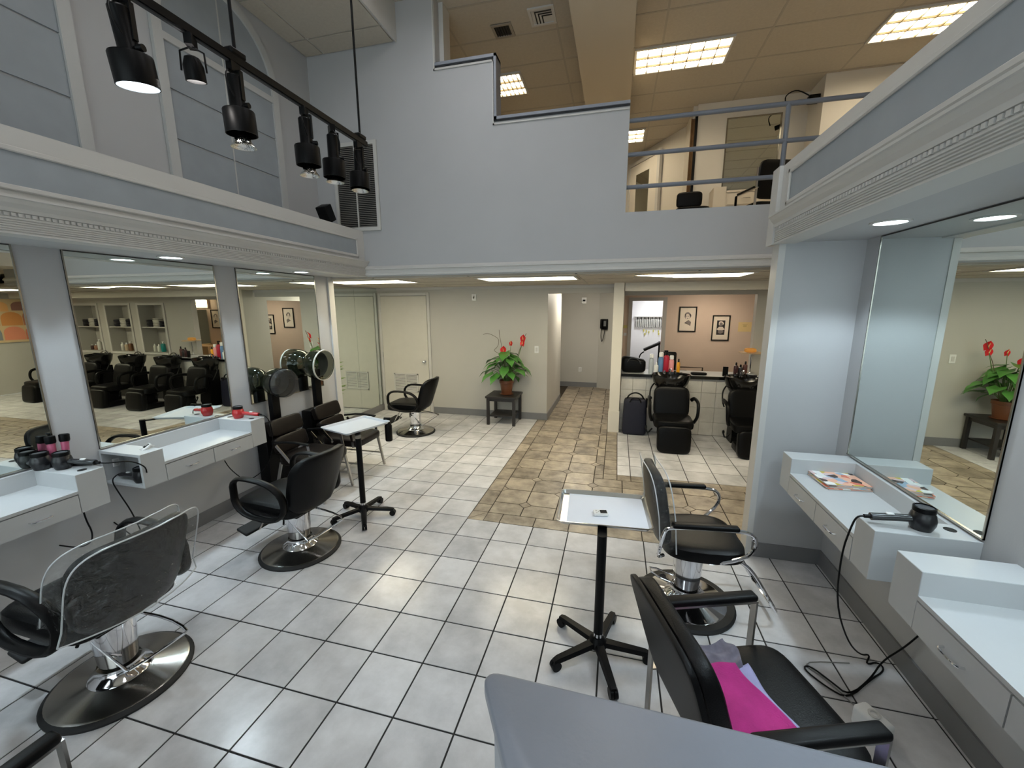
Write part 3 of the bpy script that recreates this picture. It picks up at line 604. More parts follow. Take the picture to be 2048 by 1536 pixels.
# ---- track with lamps
tr = thing('lighting_track', 'black lighting track hung on two thin rods', 'lighting track', (0.4, 0.2, 2.80))
MB().box(-0.014, -1.7, -0.004, 0.014, 0.69, 0.022).build('rail', BLKM, tr, 0)
MB().box(-0.006, -1.7, -0.009, 0.006, 0.69, -0.003).build('conductor_slot', LAMD, tr, 0)
for y in (-0.15, 0.64, -1.4):
    MB().cyl((0, y, 0.02), (0, y, 2.22), 0.006, 8).build('hanging_rod', BLKM, tr); MB().rbox(-0.02, y-0.035, 0.02, 0.02, y+0.035, 0.045, 0.006, 1).build('rod_clamp', BLKM, tr)
WIN = mat('shade_inside_white', rgb(230, 236, 240), 0.5); REF = mat('lamp_reflector', rgb(235, 235, 232), 0.12, 1.0, bump=0.3, bscale=90)
def track_lamp(y, kind, az, tilt, label):
    t = thing('track_lamp', label, 'track lamp', (0.4, y, 2.795), az, 'lamps on the black track')
    MB().box(-0.012, -0.022, -0.035, 0.012, 0.022, 0.0).build('track_adapter', BLKM, t, 0)
    R_ = Matrix.Translation((0, 0, -0.13)) @ Matrix.Rotation(tilt, 4, 'X')
    if kind == 'spot':
        MB().tube([(0.004,-0.0,-0.035),(0.036,0,-0.05),(0.038,0,-0.11)], 0.003, 6).tube([(-0.004,0,-0.035),(-0.036,0,-0.05),(-0.038,0,-0.11)], 0.003, 6).build('yoke', BLKM, t)
        R_ = Matrix.Translation((0, 0, -0.105)) @ Matrix.Rotation(tilt, 4, 'X')
        MB(R_).lathe([(0.012, 0.04), (0.022, 0.035), (0.031, 0.01), (0.031, -0.035), (0.028, -0.035), (0.026, 0.0)], 20, caps=False).build('lamp_head', BLKM, t)
        MB(R_).lathe([(0.027, -0.022), (0.001, -0.026)], 20, caps=False).build('bulb', glow('spot_bulb', (1.0, 0.95, 0.9, 1), 60), t)
        return t
    MB().box(0.026, -0.008, -0.13, 0.031, 0.008, -0.03).box(-0.012, -0.008, -0.036, 0.031, 0.008, -0.03).build('arm', BLKM, t, 0)
    MB(R_).lathe([(0.023, 0.085), (0.027, 0.08), (0.027, -0.03), (0.03, -0.035)], 20).build('socket_housing', BLKM, t)
    sh = MB(R_).lathe([(0.029, -0.028), (0.053, -0.034), (0.055, -0.038), (0.055, -0.118), (0.0525, -0.118)], 32, caps=False).build('shade', BLKM, t)
    MB(R_).lathe([(0.0522, -0.118), (0.0522, -0.040), (0.03, -0.036)], 32, caps=False).build('shade_lining', WIN if kind == 'lit' else BLKM, sh)
    MB().tube([(0.0, -0.022, -0.03), (0.01, -0.055, -0.06), (0.02, -0.06, -0.10), (0.02, -0.034, -0.13)], 0.0028, 6, smooth=2).build('cable', BLK, t)
    MB().cyl((0.031, 0, -0.15), (0.05, 0, -0.15), 0.010, 12).build('thumb_screw', BLK, t)
    if kind == 'lit':
        MB(R_).lathe([(0.050, -0.102), (0.03, -0.108), (0.001, -0.110)], 28, caps=False).build('bulb_face', glow('track_bulb', (0.82, 0.93, 1.0, 1), 2.2), t)
    else:
        dz = {'deep': -0.035, 'mid': -0.012, 'low': 0.0}[kind]
        MB(R_).lathe([(0.018, -0.07+dz), (0.027, -0.085+dz), (0.029, -0.105+dz), (0.045, -0.128+dz), (0.043, -0.128+dz), (0.024, -0.105+dz), (0.004, -0.09+dz)], 28, caps=False).build('bulb_reflector', REF, t)
    return t
track_lamp(-0.335, 'lit', 0.2, 0.14, 'largest black track lamp with white glowing face')
track_lamp(-0.128, 'spot', 0.5, 0.2, 'small lit spot lamp on a wire yoke')
track_lamp(0.035, 'deep', 0.1, 0.05, 'black track lamp hanging right under the first rod')
track_lamp(0.40, 'deep', 0.3, 0.04, 'fourth track lamp with its reflector bulb poking out lowest')
track_lamp(0.592, 'mid', 0.9, 0.04, 'fifth track lamp with a wide cable loop')
track_lamp(0.812, 'low', 0.0, -0.04, 'last track lamp at the far rail end')
# ---- ceiling vents upstairs
def ceil_vent(x, y, s_, label, dark):
    t = thing('ceiling_vent', label, 'vent', (x, y, ZC-0.004))
    MB().box(0, 0, 0, s_, s_, 0.006).build('plate', mat('vent_dark', rgb(36,34,32), 0.7) if dark else TRIM, t, 0)
    f = MB()
    for bx in ((0,0,-0.01,s_,0.03,0),(0,s_-0.03,-0.01,s_,s_,0),(0,0.03,-0.01,0.03,s_-0.03,0),(s_-0.03,0.03,-0.01,s_,s_-0.03,0)): f.box(*bx)
    f.build('vent_frame', mat('vent_grey', rgb(150,142,130), 0.6) if dark else TRIM, t, 0)
    if not dark:
        for k in range(1, 4):
            a = 0.03+k*0.035; MB().box(a, a, -0.006, s_-0.03, a+0.012, 0).box(a, a+0.012, -0.006, a+0.012, s_-0.03, 0).build('vent_slot', MATS.get('vent_dark') or LAMD, t, 0)
    else:
        for k in range(6): MB().box(0.03+(s_-0.06)*k/6, 0.03, -0.008, 0.036+(s_-0.06)*k/6, s_-0.03, -0.001).build('vent_slat', BLKM, t, 0)
ceil_vent(0.32, 3.67, 0.235, 'small dark square ceiling vent in the stepped opening', True)
ceil_vent(0.775, 3.52, 0.285, 'white ceiling diffuser with corner slots beside the dark vent', False)
ceil_vent(3.55, 3.55, 0.36, 'white ceiling diffuser at the top edge above the railing', False)
# ---- mezzanine railing
rl = thing('railing', 'grey metal railing with three bars in the upper wall gap', 'railing', (1.89, YU+0.05, 2.815))
for z in (0.245, 0.545, 0.85): MB().cyl((0.0, 0, z), (2.4, 0, z), 0.021, 12).build('rail_bar', RAILG, rl)
for x in (1.372, 2.38): MB().cyl((x, 0, 0.0), (x, 0, 0.85), 0.021, 12).build('rail_post', RAILG, rl)

# ================================================================ MIRRORS
MFR = mat('mirror_edge_chrome', rgb(170, 168, 160), 0.2, 1.0); MDK = mat('mirror_edge_dark', rgb(46, 46, 44), 0.5)
def wall_mirror(x, y0, y1, z0, z1, sg, label, group='station mirrors'):
    t = thing('wall_mirror', label, 'mirror', (x, (y0+y1)/2, z0), 0, group); h = z1-z0; w = (y1-y0)/2
    MB().box(min(0, sg*0.006), -w, 0, max(0, sg*0.006), w, h).build('mirror_glass', MIRROR, t, 0)
    e = 0.008
    for s_ in (-1, 1):
        a, b = (w-e, w) if s_ > 0 else (-w, -w+e)
        MB().box(min(0, sg*0.009), a, 0, max(0, sg*0.009), b, h).build('side_strip', MFR, t, 0)
    MB().box(min(0, sg*0.008), -w, h-0.006, max(0, sg*0.008), w, h).build('top_strip', MDK, t, 0)
    MB().box(min(0, sg*0.012), -w, 0, max(0, sg*0.012), w, 0.008).build('bottom_channel', MFR, t, 0)
    return t
wall_mirror(XL, -0.73, 0.298, 0.915, HS-0.003, 1, 'left wall mirror above the near station, cut by the picture edge')
wall_mirror(XL, 0.522, 1.552, 0.915, HS-0.003, 1, 'left wall mirror above the middle station, reflecting shampoo chairs')
wall_mirror(XL, 1.765, 2.80, 0.945, HS-0.003, 1, 'left wall mirror behind the two hood dryers')
wall_mirror(XR, 0.60, 1.655, 0.915, HR-0.003, -1, 'right wall mirror above the magazine counter')
wall_mirror(XR, -0.66, 0.40, 0.915, HR-0.003, -1, 'right wall mirror above the near right station')
am = thing('alcove_mirror', 'full height alcove mirror in two sheets reflecting the closet door', 'mirror', (-2.33, 4.17, 0.118))
MB().box(0, -1.06, 0, 0.006, 0.378, 2.09).build('mirror_sheet', MIRROR, am, 0); MB().box(0, 0.382, 0, 0.006, 1.05, 2.09).build('mirror_sheet', MIRROR, am, 0)

# ================================================================ STYLING STATIONS
def station(name, xw, sg, y0, y1, label, open_left=False, holes='right'):
    """wall hung counter: two end towers with a lower drawer counter between; sg = outward"""
    t = thing(name, label, 'styling station', (xw, (y0+y1)/2, 0), 0, 'wall hung styling stations'); w = (y1-y0)/2; D = 0.385; zt_, zc, zb = 0.905, 0.805, 0.665; tw = 0.145
    X = lambda a, b: (min(sg*a, sg*b), max(sg*a, sg*b))
    def bx(a, b, c, d, e, f): x0, x1 = X(a, b); return (x0, c, e, x1, d, f)
    for s_ in (-1, 1):
        a, b = (w-tw, w) if s_ > 0 else (-w, -w+tw)
        if open_left and s_ < 0:
            m = MB().box(*bx(0, D, a, b, zt_-0.018, zt_)).box(*bx(0, D, a, b, zb, zb+0.018)).box(*bx(D-0.02, D, a, b, zb+0.018, zt_-0.018)).box(*bx(0, 0.015, a, b, zb+0.018, zt_-0.018)).box(*bx(0.015, D-0.02, b-0.018, b, zb+0.018, zt_-0.018))
        else: m = MB().rbox(*bx(0, D, a, b, zb, zt_), 0.002, 1)
        m.build('end_tower', LAM, t, 0)
    MB().box(*bx(0, 0.03, -w+tw, w-tw, zb, zt_)).build('back_upstand', LAM, t, 0)
    MB().box(*bx(0.03, D-0.02, -w+tw, w-tw, zb, zc-0.022)).build('carcass', LAM, t, 0)
    MB().box(*bx(0.03, D, -w+tw, w-tw, zc-0.018, zc)).build('counter_top', LAM, t, 0)
    MB().box(*bx(D-0.02, D-0.016, -w+tw, w-tw, zb+0.001, zc-0.018)).build('seam', LAMD, t, 0)
    for s_ in (-1, 1):
        a, b = (0.003, w-tw-0.004) if s_ > 0 else (-w+tw+0.004, -0.003)
        d = MB().box(*bx(D-0.016, D+0.001, a, b, zb, zc-0.024)).build('drawer', LAM, t, 0); c = (a+b)/2
        p = MB().tube([(sg*(D+0.001), c-0.045, 0.72), (sg*(D+0.022), c-0.042, 0.72), (sg*(D+0.024), c, 0.72), (sg*(D+0.022), c+0.042, 0.72), (sg*(D+0.001), c+0.045, 0.72)], 0.0045, 8, smooth=1)
        p.build('handle', CHROME, d)
    hol = MB()
    for hx in ((0.08, 0.32) if holes == 'right' else (0.06,)):
        hol.lathe([(0.022, 0.0), (0.022, 0.0016), (0.001, 0.0016)], 20, (sg*hx, (w-tw/2) if holes == 'right' else -w+tw*0.62, zt_))
    hol.build('cord_hole', RUBBER, t)
    return t
station('styling_station', XL, 1, 0.515, 1.53, 'white wall hung station with open cubby, under the middle left mirror', True)
station('styling_station', XL, 1, -0.70, 0.315, 'white wall hung station at the left picture edge', True)
station('styling_station', XR, -1, 0.60, 1.645, 'white wall hung station holding magazines, under the right mirror', False, 'left')
station('styling_station', XR, -1, -0.62, 0.452, 'white wall hung station at the right picture edge', False, 'left')
# ================================================================ CHAIRS  (local +x is forward)
def hydraulic_base(t, pole_h, base_m, r=0.275, pole_r=0.078, ring=0.018):
    MB().lathe([(r+ring, 0.0005), (r+ring+0.002, 0.012), (r+ring-0.010, 0.024), (r-0.004, 0.027), (r-0.006, 0.0005)], 48, caps=False).build('base_ring', RUBBER, t)
    bp = MB().lathe([(r, 0.002), (r, 0.026), (r-0.01, 0.031), (0.12, 0.052), (0.115, 0.056), (0.001, 0.057)], 56, caps=False).build('base_plate', base_m, t)
    cl_ = MB().lathe([(0.128, 0.054), (0.122, 0.062), (pole_r+0.02, 0.080), (pole_r+0.008, 0.105), (pole_r+0.008, 0.112)], 40, caps=False).build('base_collar', CHROME, t)
    pc = MB().lathe([(pole_r*0.92, 0.10), (pole_r, 0.13), (pole_r*1.18, pole_h-0.02), (pole_r*1.18, pole_h), (pole_r*0.5, pole_h)], 36, caps=False).build('pump_column', CHROME, t)
def pump_bar(t, z, side=1):
    MB().tube([(0.0, side*0.09, z+0.01), (-0.20, side*0.12, z-0.02), (-0.34, side*0.11, z-0.05), (-0.34, side*0.09, z-0.06), (-0.15, -side*0.04, z-0.19), (-0.12, -side*0.05, z-0.19), (0.02, -side*0.09, z)], 0.007, 8, smooth=1).build('pump_lever', CHROME, t)
    MB().tube([(0.04, -side*0.05, z+0.01), (0.03, -side*0.10, z-0.0), (-0.02, -side*0.15, z-0.02)], 0.007, 8).build('brake_lever', BLK, t)
def loop_arm(t, y, vm=BLK):
    pts = []
    for k in range(22):
        a = 2*PI*k/22; c, s_ = math.cos(a), math.sin(a)
        x = 0.06+0.235*math.copysign(abs(c)**0.75, c); z = 0.54+0.145*math.copysign(abs(s_)**0.8, s_)+0.02*c
        pts.append((x, y+0.018*math.copysign(1, y)*abs(s_), z))
    MB().tube(pts, 0.016, 10, True, 0.028, up0=(0, 1, 0)).build('arm_loop', vm, t)
def round_back(p, w, h):   # wraps the sides forward, tapers to the bottom
    q = p.copy(); k = (p.z+h/2)/h; s_ = 0.88+0.13*min(1, k*1.6)-0.04*max(0, k-0.75)/0.25; q.y *= s_
    q.x += 0.55*(q.y**2)/w*1.1 - 0.16*(k-0.25); return q
def styling_chair(name, label, loc, rz, vm=VINYL, group='round armed styling chairs'):
    t = thing(name, label, 'styling chair', loc, rz, group)
    hydraulic_base(t, 0.345, STEEL); pump_bar(t, 0.315, -1)
    MB().box(-0.13, -0.13, 0.345, 0.13, 0.13, 0.365).build('seat_plate', BLKM, t, 0)
    MB().sq((0.09, 0, 0.425), (0.56, 0.475, 0.125), 0.42, 0.38, 32, 12, lambda p: Vector((p.x, p.y, p.z+0.012*(1-(p.x/0.26)**2)*(1 if p.z > 0 else 0)))).build('seat', vm, t)
    w, h = 0.49, 0.46
    MB().sq((-0.235, 0, 0.630), (0.085, w, h), 0.42, 0.42, 40, 20, lambda p: round_back(Vector((p.x, p.y, p.z)), w, h)).build('backrest', vm, t)
    for y in (0.262, -0.262): loop_arm(t, y)
    fr = MB().bar((0.19, 0.075, 0.36), (0.33, 0.075, 0.15), 0.022, 0.008).bar((0.19, -0.075, 0.36), (0.33, -0.075, 0.15), 0.022, 0.008).build('footrest_bracket', CHROME, t, 0)
    MB(Matrix.Translation((0.375, 0, 0.175)) @ Matrix.Rotation(-0.35, 4, 'Y')).rbox(-0.055, -0.19, -0.012, 0.055, 0.19, 0.012, 0.011, 3).build('footrest', RUBBER, t)
    return t
SD = math.radians
ch2 = styling_chair('styling_chair', 'black styling chair with steel disc base facing the middle left station', (-0.50, 1.04, 0), SD(176))
ch1 = dup(ch2, (-0.545, -0.155, 0), SD(180), 'black styling chair with its back under a clear plastic cover')
for o_ in ch1.children:
    if o_.name.split('.')[0] not in ('base_ring', 'base_plate', 'base_collar', 'pump_column', 'pump_lever'): o_.location.z += 0.03
ch3 = dup(ch2, (-1.08, 4.09, 0), SD(182), 'black styling chair standing alone before the closet door')
ch0 = dup(ch2, (-0.60, -0.98, 0), SD(176), 'black styling chair showing only a sliver at the left edge')
# clear plastic cover over chair 1's backrest
FILM = clear_film('clear_vinyl_film', (0.92, 0.93, 0.93, 1), 0.065, 0.035)
PIPE = mat('clear_piping', rgb(196, 198, 200), 0.25)
cv = thing('plastic_chair_cover', 'clear plastic slip cover with piped edges on the front left chair back', 'chair cover', (-0.545, -0.155, 0.03), SD(180))
def cover_pts(off, n=30):
    pts = []
    for k in range(n+1):
        u = k/n; a = PI*u; c, s_ = math.cos(a), math.sin(a)
        y = -0.275*math.copysign(abs(c)**0.45, c); z = 0.60+0.285*abs(s_)**0.45
        if u in (0, 1): z = 0.52
        x = -0.235+0.62*(y**2)/0.5-0.16*((z-0.395)/0.46-0.25)+0.0+off
        pts.append(Vector((x, y, z)))
    return pts
fr_, bk_ = cover_pts(0.06), cover_pts(-0.07)
def low(p, back): return Vector((p.x+(-0.02 if back else 0.02)*0, p.y*(1.0 if back else 0.98), 0.40 if back else 0.50))
sh = MB(); n_ = len(bk_)
sh.add(fr_+bk_, [(k, k+1, n_+k+1, n_+k) for k in range(n_-1)])
def sheet(pts, back):
    m = MB(); zb = 0.445 if back else 0.50; N = 26
    def fn(u, v):
        k = u*(n_-1); i = min(int(k), n_-2); f = k-i; p = pts[i].lerp(pts[i+1], f)
        y = p.y; xb = -0.235+0.62*(y**2)/0.5-0.16*((zb-0.395)/0.46-0.25)+(-0.085 if back else 0.08)
        q = p.lerp(Vector((xb, y*(1.0+0.06*back), zb+0.05*back*(y > 0)*y)), v)
        q.x += 0.008*math.sin(9*u+5*v)*math.sin(PI*v); return q
    return m.grid(fn, 36, 14)
sh.build('gusset', FILM, cv); sheet(bk_, 1).build('back_sheet', FILM, cv); sheet(fr_, 0).build('front_sheet', FILM, cv)
MB().tube(bk_, 0.0035, 6).build('piping', PIPE, cv); MB().tube(fr_, 0.0035, 6).build('piping', PIPE, cv)
def edge(pts, back):
    zb = 0.445 if back else 0.50; E_ = []
    for k in range(n_):
        y = pts[k].y; E_.append(Vector((-0.235+0.62*(y**2)/0.5-0.16*((zb-0.395)/0.46-0.25)+(-0.085 if back else 0.08), y*(1.0+0.06*back), zb+0.05*back*(y > 0)*y)))
    return [pts[0]]+E_+[pts[-1]]
MB().tube(edge(bk_, 1), 0.0035, 6).build('piping', PIPE, cv)
# ---- chrome armed styling chair on the right
t = thing('styling_chair', 'black and chrome styling chair with tubular arms before the right mirror', 'styling chair', (2.36, 1.16, 0), SD(7))
def chrome_chair(t):
    hydraulic_base(t, 0.36, CHROME, 0.245, 0.078, 0.05)
    MB().tube([(-0.03, 0.08, 0.11), (-0.20, 0.17, 0.12), (-0.20, 0.06, 0.13), (-0.03, -0.0, 0.10)], 0.006, 8, smooth=1).build('pump_lever', CHROME, t)
    MB().sq((0.04, 0, 0.455), (0.47, 0.48, 0.10), 0.4, 0.5, 36, 10, lambda p: Vector((p.x, p.y*(1.0+0.10*(p.x < 0)*p.x*4), p.z))).build('seat', VINYL, t)
    MB().sq((-0.235, 0, 0.70), (0.085, 0.45, 0.46), 0.5, 0.55, 30, 16, lambda p: Vector((p.x-0.07*(p.z/0.46)+0.45*p.y*p.y, p.y*(0.92-0.15*(p.z/0.46)), p.z))).build('backrest', VINYL, t)
    for s_ in (1, -1):
        y = s_*0.275
        MB().tube([(-0.20, s_*0.17, 0.42), (-0.245, s_*0.22, 0.44), (-0.25, y, 0.52), (-0.23, y, 0.635), (-0.20, y, 0.665), (0.17, y, 0.665), (0.245, y, 0.645), (0.265, y, 0.58), (0.22, y, 0.50), (0.06, s_*0.21, 0.405), (0.0, s_*0.12, 0.395)], 0.011, 10, smooth=2).build('arm_tube', CHROME, t)
        MB().rbox(-0.19, y-0.022, 0.662, 0.165, y+0.022, 0.69, 0.011, 3).build('arm_pad', BLK, t)
    MB().tube([(0.22, 0.12, 0.40), (0.31, 0.15, 0.36), (0.43, 0.17, 0.16), (0.485, 0.16, 0.07), (0.485, -0.16, 0.07), (0.43, -0.17, 0.16), (0.31, -0.15, 0.36), (0.22, -0.12, 0.40)], 0.011, 10, smooth=2).build('footrest', CHROME, t)
chrome_chair(t)
c2v = thing('plastic_chair_cover', 'clear plastic slip cover on the chrome armed chair back', 'chair cover', (2.36, 1.16, 0), SD(7))
MB().sq((-0.235, 0, 0.69), (0.115, 0.49, 0.53), 0.5, 0.5, 36, 18, lambda p: Vector((p.x-0.07*(p.z/0.46)+0.45*p.y*p.y+0.004*math.sin(p.z*60+p.y*30), p.y*(0.95-0.13*(p.z/0.46)), p.z))).build('film', FILM, c2v)
pp = []
for k in range(31):
    a = PI*k/30; c, s_ = math.cos(a), math.sin(a); y = -0.245*math.copysign(abs(c)**0.5, c); z = 0.28*abs(s_)**0.5
    pp.append((0.045-0.235-0.07*(z/0.46)+0.45*y*y, y*(0.95-0.13*z/0.46), 0.69+z*0.96))
pp = [(pp[0][0]+0.02, pp[0][1], 0.47)]+pp+[(pp[-1][0]+0.02, pp[-1][1], 0.47)]
MB().tube(pp, 0.004, 6).build('piping', PIPE, c2v); MB().tube([(p[0]-0.09, p[1], p[2]) for p in pp], 0.0035, 6).build('piping', PIPE, c2v)
# ---- waiting chairs with flat chrome arms
def waiting_chair(name, label, loc, rz):
    t = thing(name, label, 'waiting chair', loc, rz, 'waiting chairs with flat chrome arms')
    MB().sq((0.03, 0, 0.415), (0.52, 0.50, 0.11), 0.35, 0.3, 32, 10).build('seat', VINYL, t)
    MB().sq((-0.27, 0, 0.635), (0.085, 0.50, 0.46), 0.4, 0.3, 28, 14, lambda p: Vector((p.x-0.30*(p.z/0.46)*0.46, p.y, p.z))).build('backrest', VINYL, t)
    MB().sq((-0.312, 0, 0.635), (0.03, 0.49, 0.47), 0.3, 0.25, 28, 14, lambda p: Vector((p.x-0.30*(p.z/0.46)*0.46, p.y, p.z))).build('back_shell', BLK, t)
    for s_ in (1, -1):
        y = s_*0.285
        f = MB().bar((-0.24, y, 0.635), (0.20, y, 0.635), 0.034, 0.009).bar((0.205, y, 0.64), (0.205, y, 0.0005), 0.034, 0.009, (1,0,0)).bar((-0.245, y, 0.64), (-0.245, y, 0.0005), 0.034, 0.009, (1,0,0)).bar((-0.24, y, 0.345), (0.20, y, 0.345), 0.034, 0.009)
        f.build('arm_frame', ALU, t, 0)
        MB().rbox(-0.21, y-0.026, 0.641, 0.205, y+0.026, 0.672, 0.012, 3).build('arm_pad', BLK, t)
        MB().bar((-0.1, s_*0.2, 0.355), (-0.1, y, 0.355), 0.03, 0.012).bar((0.1, s_*0.2, 0.355), (0.1, y, 0.355), 0.03, 0.012).build('seat_bracket', ALU, t, 0)
    return t
wc = waiting_chair('waiting_chair', 'black waiting chair holding a folded pink towel beside the grey desk', (2.385, 0.035, 0), SD(19.5))
dup(wc, (0.60, -0.985, 0), SD(88), 'black waiting chair whose arm pokes into the lower left corner')
# ---- hood dryer chairs
SMOKE = film('smoked_hood_plastic', (0.36, 0.37, 0.29, 1), 1.0, 0.04, 0.5, body=(0.022, 0.025, 0.015, 1))
def dryer_chair(name, label, loc, hood_z, hood_az, rim_m, shield, K=1.0):
    t = thing(name, label, 'hood dryer chair', loc, 0, 'hood dryer chairs by the left wall')
    MB().sq((0.10, 0, 0.40), (0.50, 0.47, 0.10), 0.35, 0.3, 28, 10).build('seat', VINYLB, t)
    MB(Matrix.Translation((-0.20, 0, 0.63)) @ Matrix.Rotation(-0.28, 4, 'Y')).sq((0, 0, 0.075), (0.07, 0.42, 0.17), 0.35, 0.25, 28, 10).build('back_cushion', VINYLB, t)
    MB(Matrix.Translation((-0.20, 0, 0.63)) @ Matrix.Rotation(-0.28, 4, 'Y')).sq((0, 0, -0.10), (0.07, 0.42, 0.17), 0.35, 0.25, 28, 10).build('back_cushion', VINYLB, t)
    for s_ in (1, -1):
        MB().bar((0.30, s_*0.20, 0.38), (0.36, s_*0.22, 0.0005), 0.022, 0.022).build('leg', ALU, t, 0); MB().bar((-0.12, s_*0.20, 0.38), (-0.22, s_*0.22, 0.0005), 0.022, 0.022).build('leg', ALU, t, 0)
        MB().bar((0.33, s_*0.20, 0.16), (-0.18, s_*0.20, 0.16), 0.014, 0.014).build('stretcher', ALU, t, 0)
        MB().bar((-0.13, s_*0.235, 0.56), (0.02, s_*0.235, 0.40), 0.03, 0.008, (0,1,0)).bar((0.24, s_*0.235, 0.60), (0.28, s_*0.235, 0.36), 0.03, 0.008, (0,1,0)).build('arm_strut', CHROME, t, 0)
        MB().tube([(-0.16, s_*0.235, 0.585), (0.05, s_*0.24, 0.615), (0.26, s_*0.24, 0.60)], 0.018, 8, ry=0.012, smooth=1).build('arm_rest', BLK, t)
    MB().rbox(-0.40, -0.20, 0.02, -0.27, 0.20, 0.735, 0.012, 2).build('dryer_cabinet', BLK, t)
    MB().rbox(-0.36, -0.05, 0.72, -0.30, 0.05, hood_z-0.05, 0.012, 2).build('hood_stem', BLK, t)
    MB().rbox(-0.335, 0.07, 0.735, -0.285, 0.15, 0.755, 0.005, 1).build('control_knob', BLK, t)
    ax = Vector((math.cos(hood_az), math.sin(hood_az), -0.05)).normalized(); c = Vector((-0.20, 0, hood_z))
    prof = [(0.012, -0.235), (0.05, -0.228), (0.09, -0.205), (0.125, -0.165), (0.148, -0.11), (0.156, -0.05), (0.152, 0.0)]
    sc_ = lambda P_: [(r*K, z*K) for r, z in P_]
    MB().lathe(sc_(prof), 40, c, ax, caps=False).build('hood', SMOKE, t)
    MB().lathe(sc_([(0.150, -0.008), (0.158, -0.008), (0.158, 0.006), (0.150, 0.006)]), 40, c, ax, caps=False).build('hood_rim', rim_m, t)
    MB().lathe(sc_([(0.10, -0.15), (0.12, -0.12), (0.13, -0.06), (0.128, -0.055)]), 32, c, ax, caps=False).build('inner_bonnet', mat('bonnet_grey', rgb(70, 72, 66), 0.5), t)
    if shield: MB().lathe(sc_([(0.153, 0.0), (0.155, 0.05), (0.148, 0.065), (0.001, 0.072)]), 40, c, ax, caps=False).build('visor', film('visor_grey', (0.55,0.56,0.55,1), 0.6, 0.2, 0.35, body=(0.12,0.12,0.12,1)), t)
    return t
dryer_chair('dryer_chair', 'brown black hood dryer chair with grey visor, nearer the red dryer', (-1.19, 1.945, 0), 1.14, -0.12, BLK, True, 0.93)
dryer_chair('dryer_chair', 'brown black hood dryer chair with white rimmed open hood, nearer the alcove', (-1.19, 2.57, 0), 1.235, 0.0, mat('rim_ivory', rgb(208, 206, 196), 0.4), False, 1.12)
# ---- shampoo chairs with basins (forward = -y)
def shampoo_chair(name, label, loc):
    t = thing(name, label, 'shampoo chair', loc, -PI/2, 'shampoo chairs in a row')
    MB().rbox(-0.10, -0.17, 0.0005, 0.28, 0.17, 0.10, 0.02, 2).rbox(-0.03, -0.09, 0.10, 0.20, 0.09, 0.30, 0.02, 2).build('base', BLK, t)
    MB().sq((0.06, 0, 0.36), (0.46, 0.50, 0.13), 0.4, 0.35, 30, 10, lambda p: Vector((p.x, p.y, p.z+0.06*max(0, -p.x)))).build('seat', VINYL, t)
    MB(Matrix.Translation((-0.14, 0, 0.40)) @ Matrix.Rotation(-0.24, 4, 'Y')).sq((0, 0, 0.18), (0.11, 0.47, 0.44), 0.4, 0.35, 30, 14).build('backrest', VINYL, t)
    MB(Matrix.Translation((0.29, 0, 0.175)) @ Matrix.Rotation(-0.12, 4, 'Y')).sq((0, 0, 0), (0.13, 0.42, 0.36), 0.35, 0.4, 30, 12).build('leg_rest', VINYL, t)
    for s_ in (1, -1):
        MB().tube([(-0.24, s_*0.27, 0.60), (-0.20, s_*0.30, 0.64), (0.02, s_*0.305, 0.64), (0.10, s_*0.305, 0.60), (0.12, s_*0.30, 0.45), (0.06, s_*0.27, 0.36)], 0.02, 10, ry=0.026, smooth=2).build('arm', BLK, t)
    MB().tube([(0.12, -0.26, 0.26), (0.16, -0.32, 0.20), (0.14, -0.34, 0.26)], 0.01, 8, smooth=1).sq((0.14, -0.34, 0.28), (0.03,0.03,0.05), 0.8, 0.8, 10, 8).build('recline_lever', BLK, t)
    # basin on its pedestal behind the headrest
    MB().prism([(-0.52, 0.0005), (-0.30, 0.0005), (-0.27, 0.10), (-0.34, 0.70), (-0.52, 0.70)], -0.13, 0.13, 'y').build('pedestal', BLK, t, 0)
    bz = 0.925; bs = MB(); N = 36; vs = []; prof = [(1.0, 0.0), (1.0, 0.012), (0.95, 0.014), (0.93, 0.0), (0.80, -0.10), (0.45, -0.17), (0.05, -0.18)]; pro2 = [(1.0, 0.0), (0.90, -0.09), (0.68, -0.18), (0.40, -0.225), (0.05, -0.23)]
    def ring(r, z, k):
        a = 2*PI*k/N; c, s_ = math.cos(a), math.sin(a); x = -0.385+0.20*r*c; dip = -0.045*max(0, c)**6
        return (x, 0.265*r*s_, bz+z*1.15+(dip if r > 0.85 else 0))
    for P in (prof, pro2):
        k0 = len(bs.v); bs.add([ring(r, z, k) for r, z in P for k in range(N)], [(j*N+k, j*N+(k+1)%N, (j+1)*N+(k+1)%N, (j+1)*N+k) for j in range(len(P)-1) for k in range(N)])
    bs.build('basin', BLKG, t)
    MB().cyl((-0.55, 0.0, bz-0.02), (-0.55, 0.0, bz+0.05), 0.02, 12).tube([(-0.55, 0, bz+0.04), (-0.53, 0, bz+0.075), (-0.46, 0, bz+0.07), (-0.43, 0, bz+0.04)], 0.010, 8, smooth=1).cyl((-0.55, 0.07, bz-0.01), (-0.55, 0.07, bz+0.04), 0.014, 10).cyl((-0.55, -0.07, bz-0.01), (-0.55, -0.07, bz+0.04), 0.014, 10).build('faucet', CHROME, t)
    MB().tube([(-0.53, 0.10, bz), (-0.42, 0.16, bz+0.035), (-0.33, 0.10, bz+0.02), (-0.34, 0.0, bz+0.0)], 0.008, 8, smooth=2).build('spray_hose', BLK, t)
    MB().tube([(-0.45, -0.20, bz-0.12), (-0.38, -0.27, bz-0.2), (-0.30, -0.28, bz-0.33), (-0.26, -0.26, bz-0.40)], 0.010, 8, smooth=2).build('drain_hose', BLK, t)
    return t
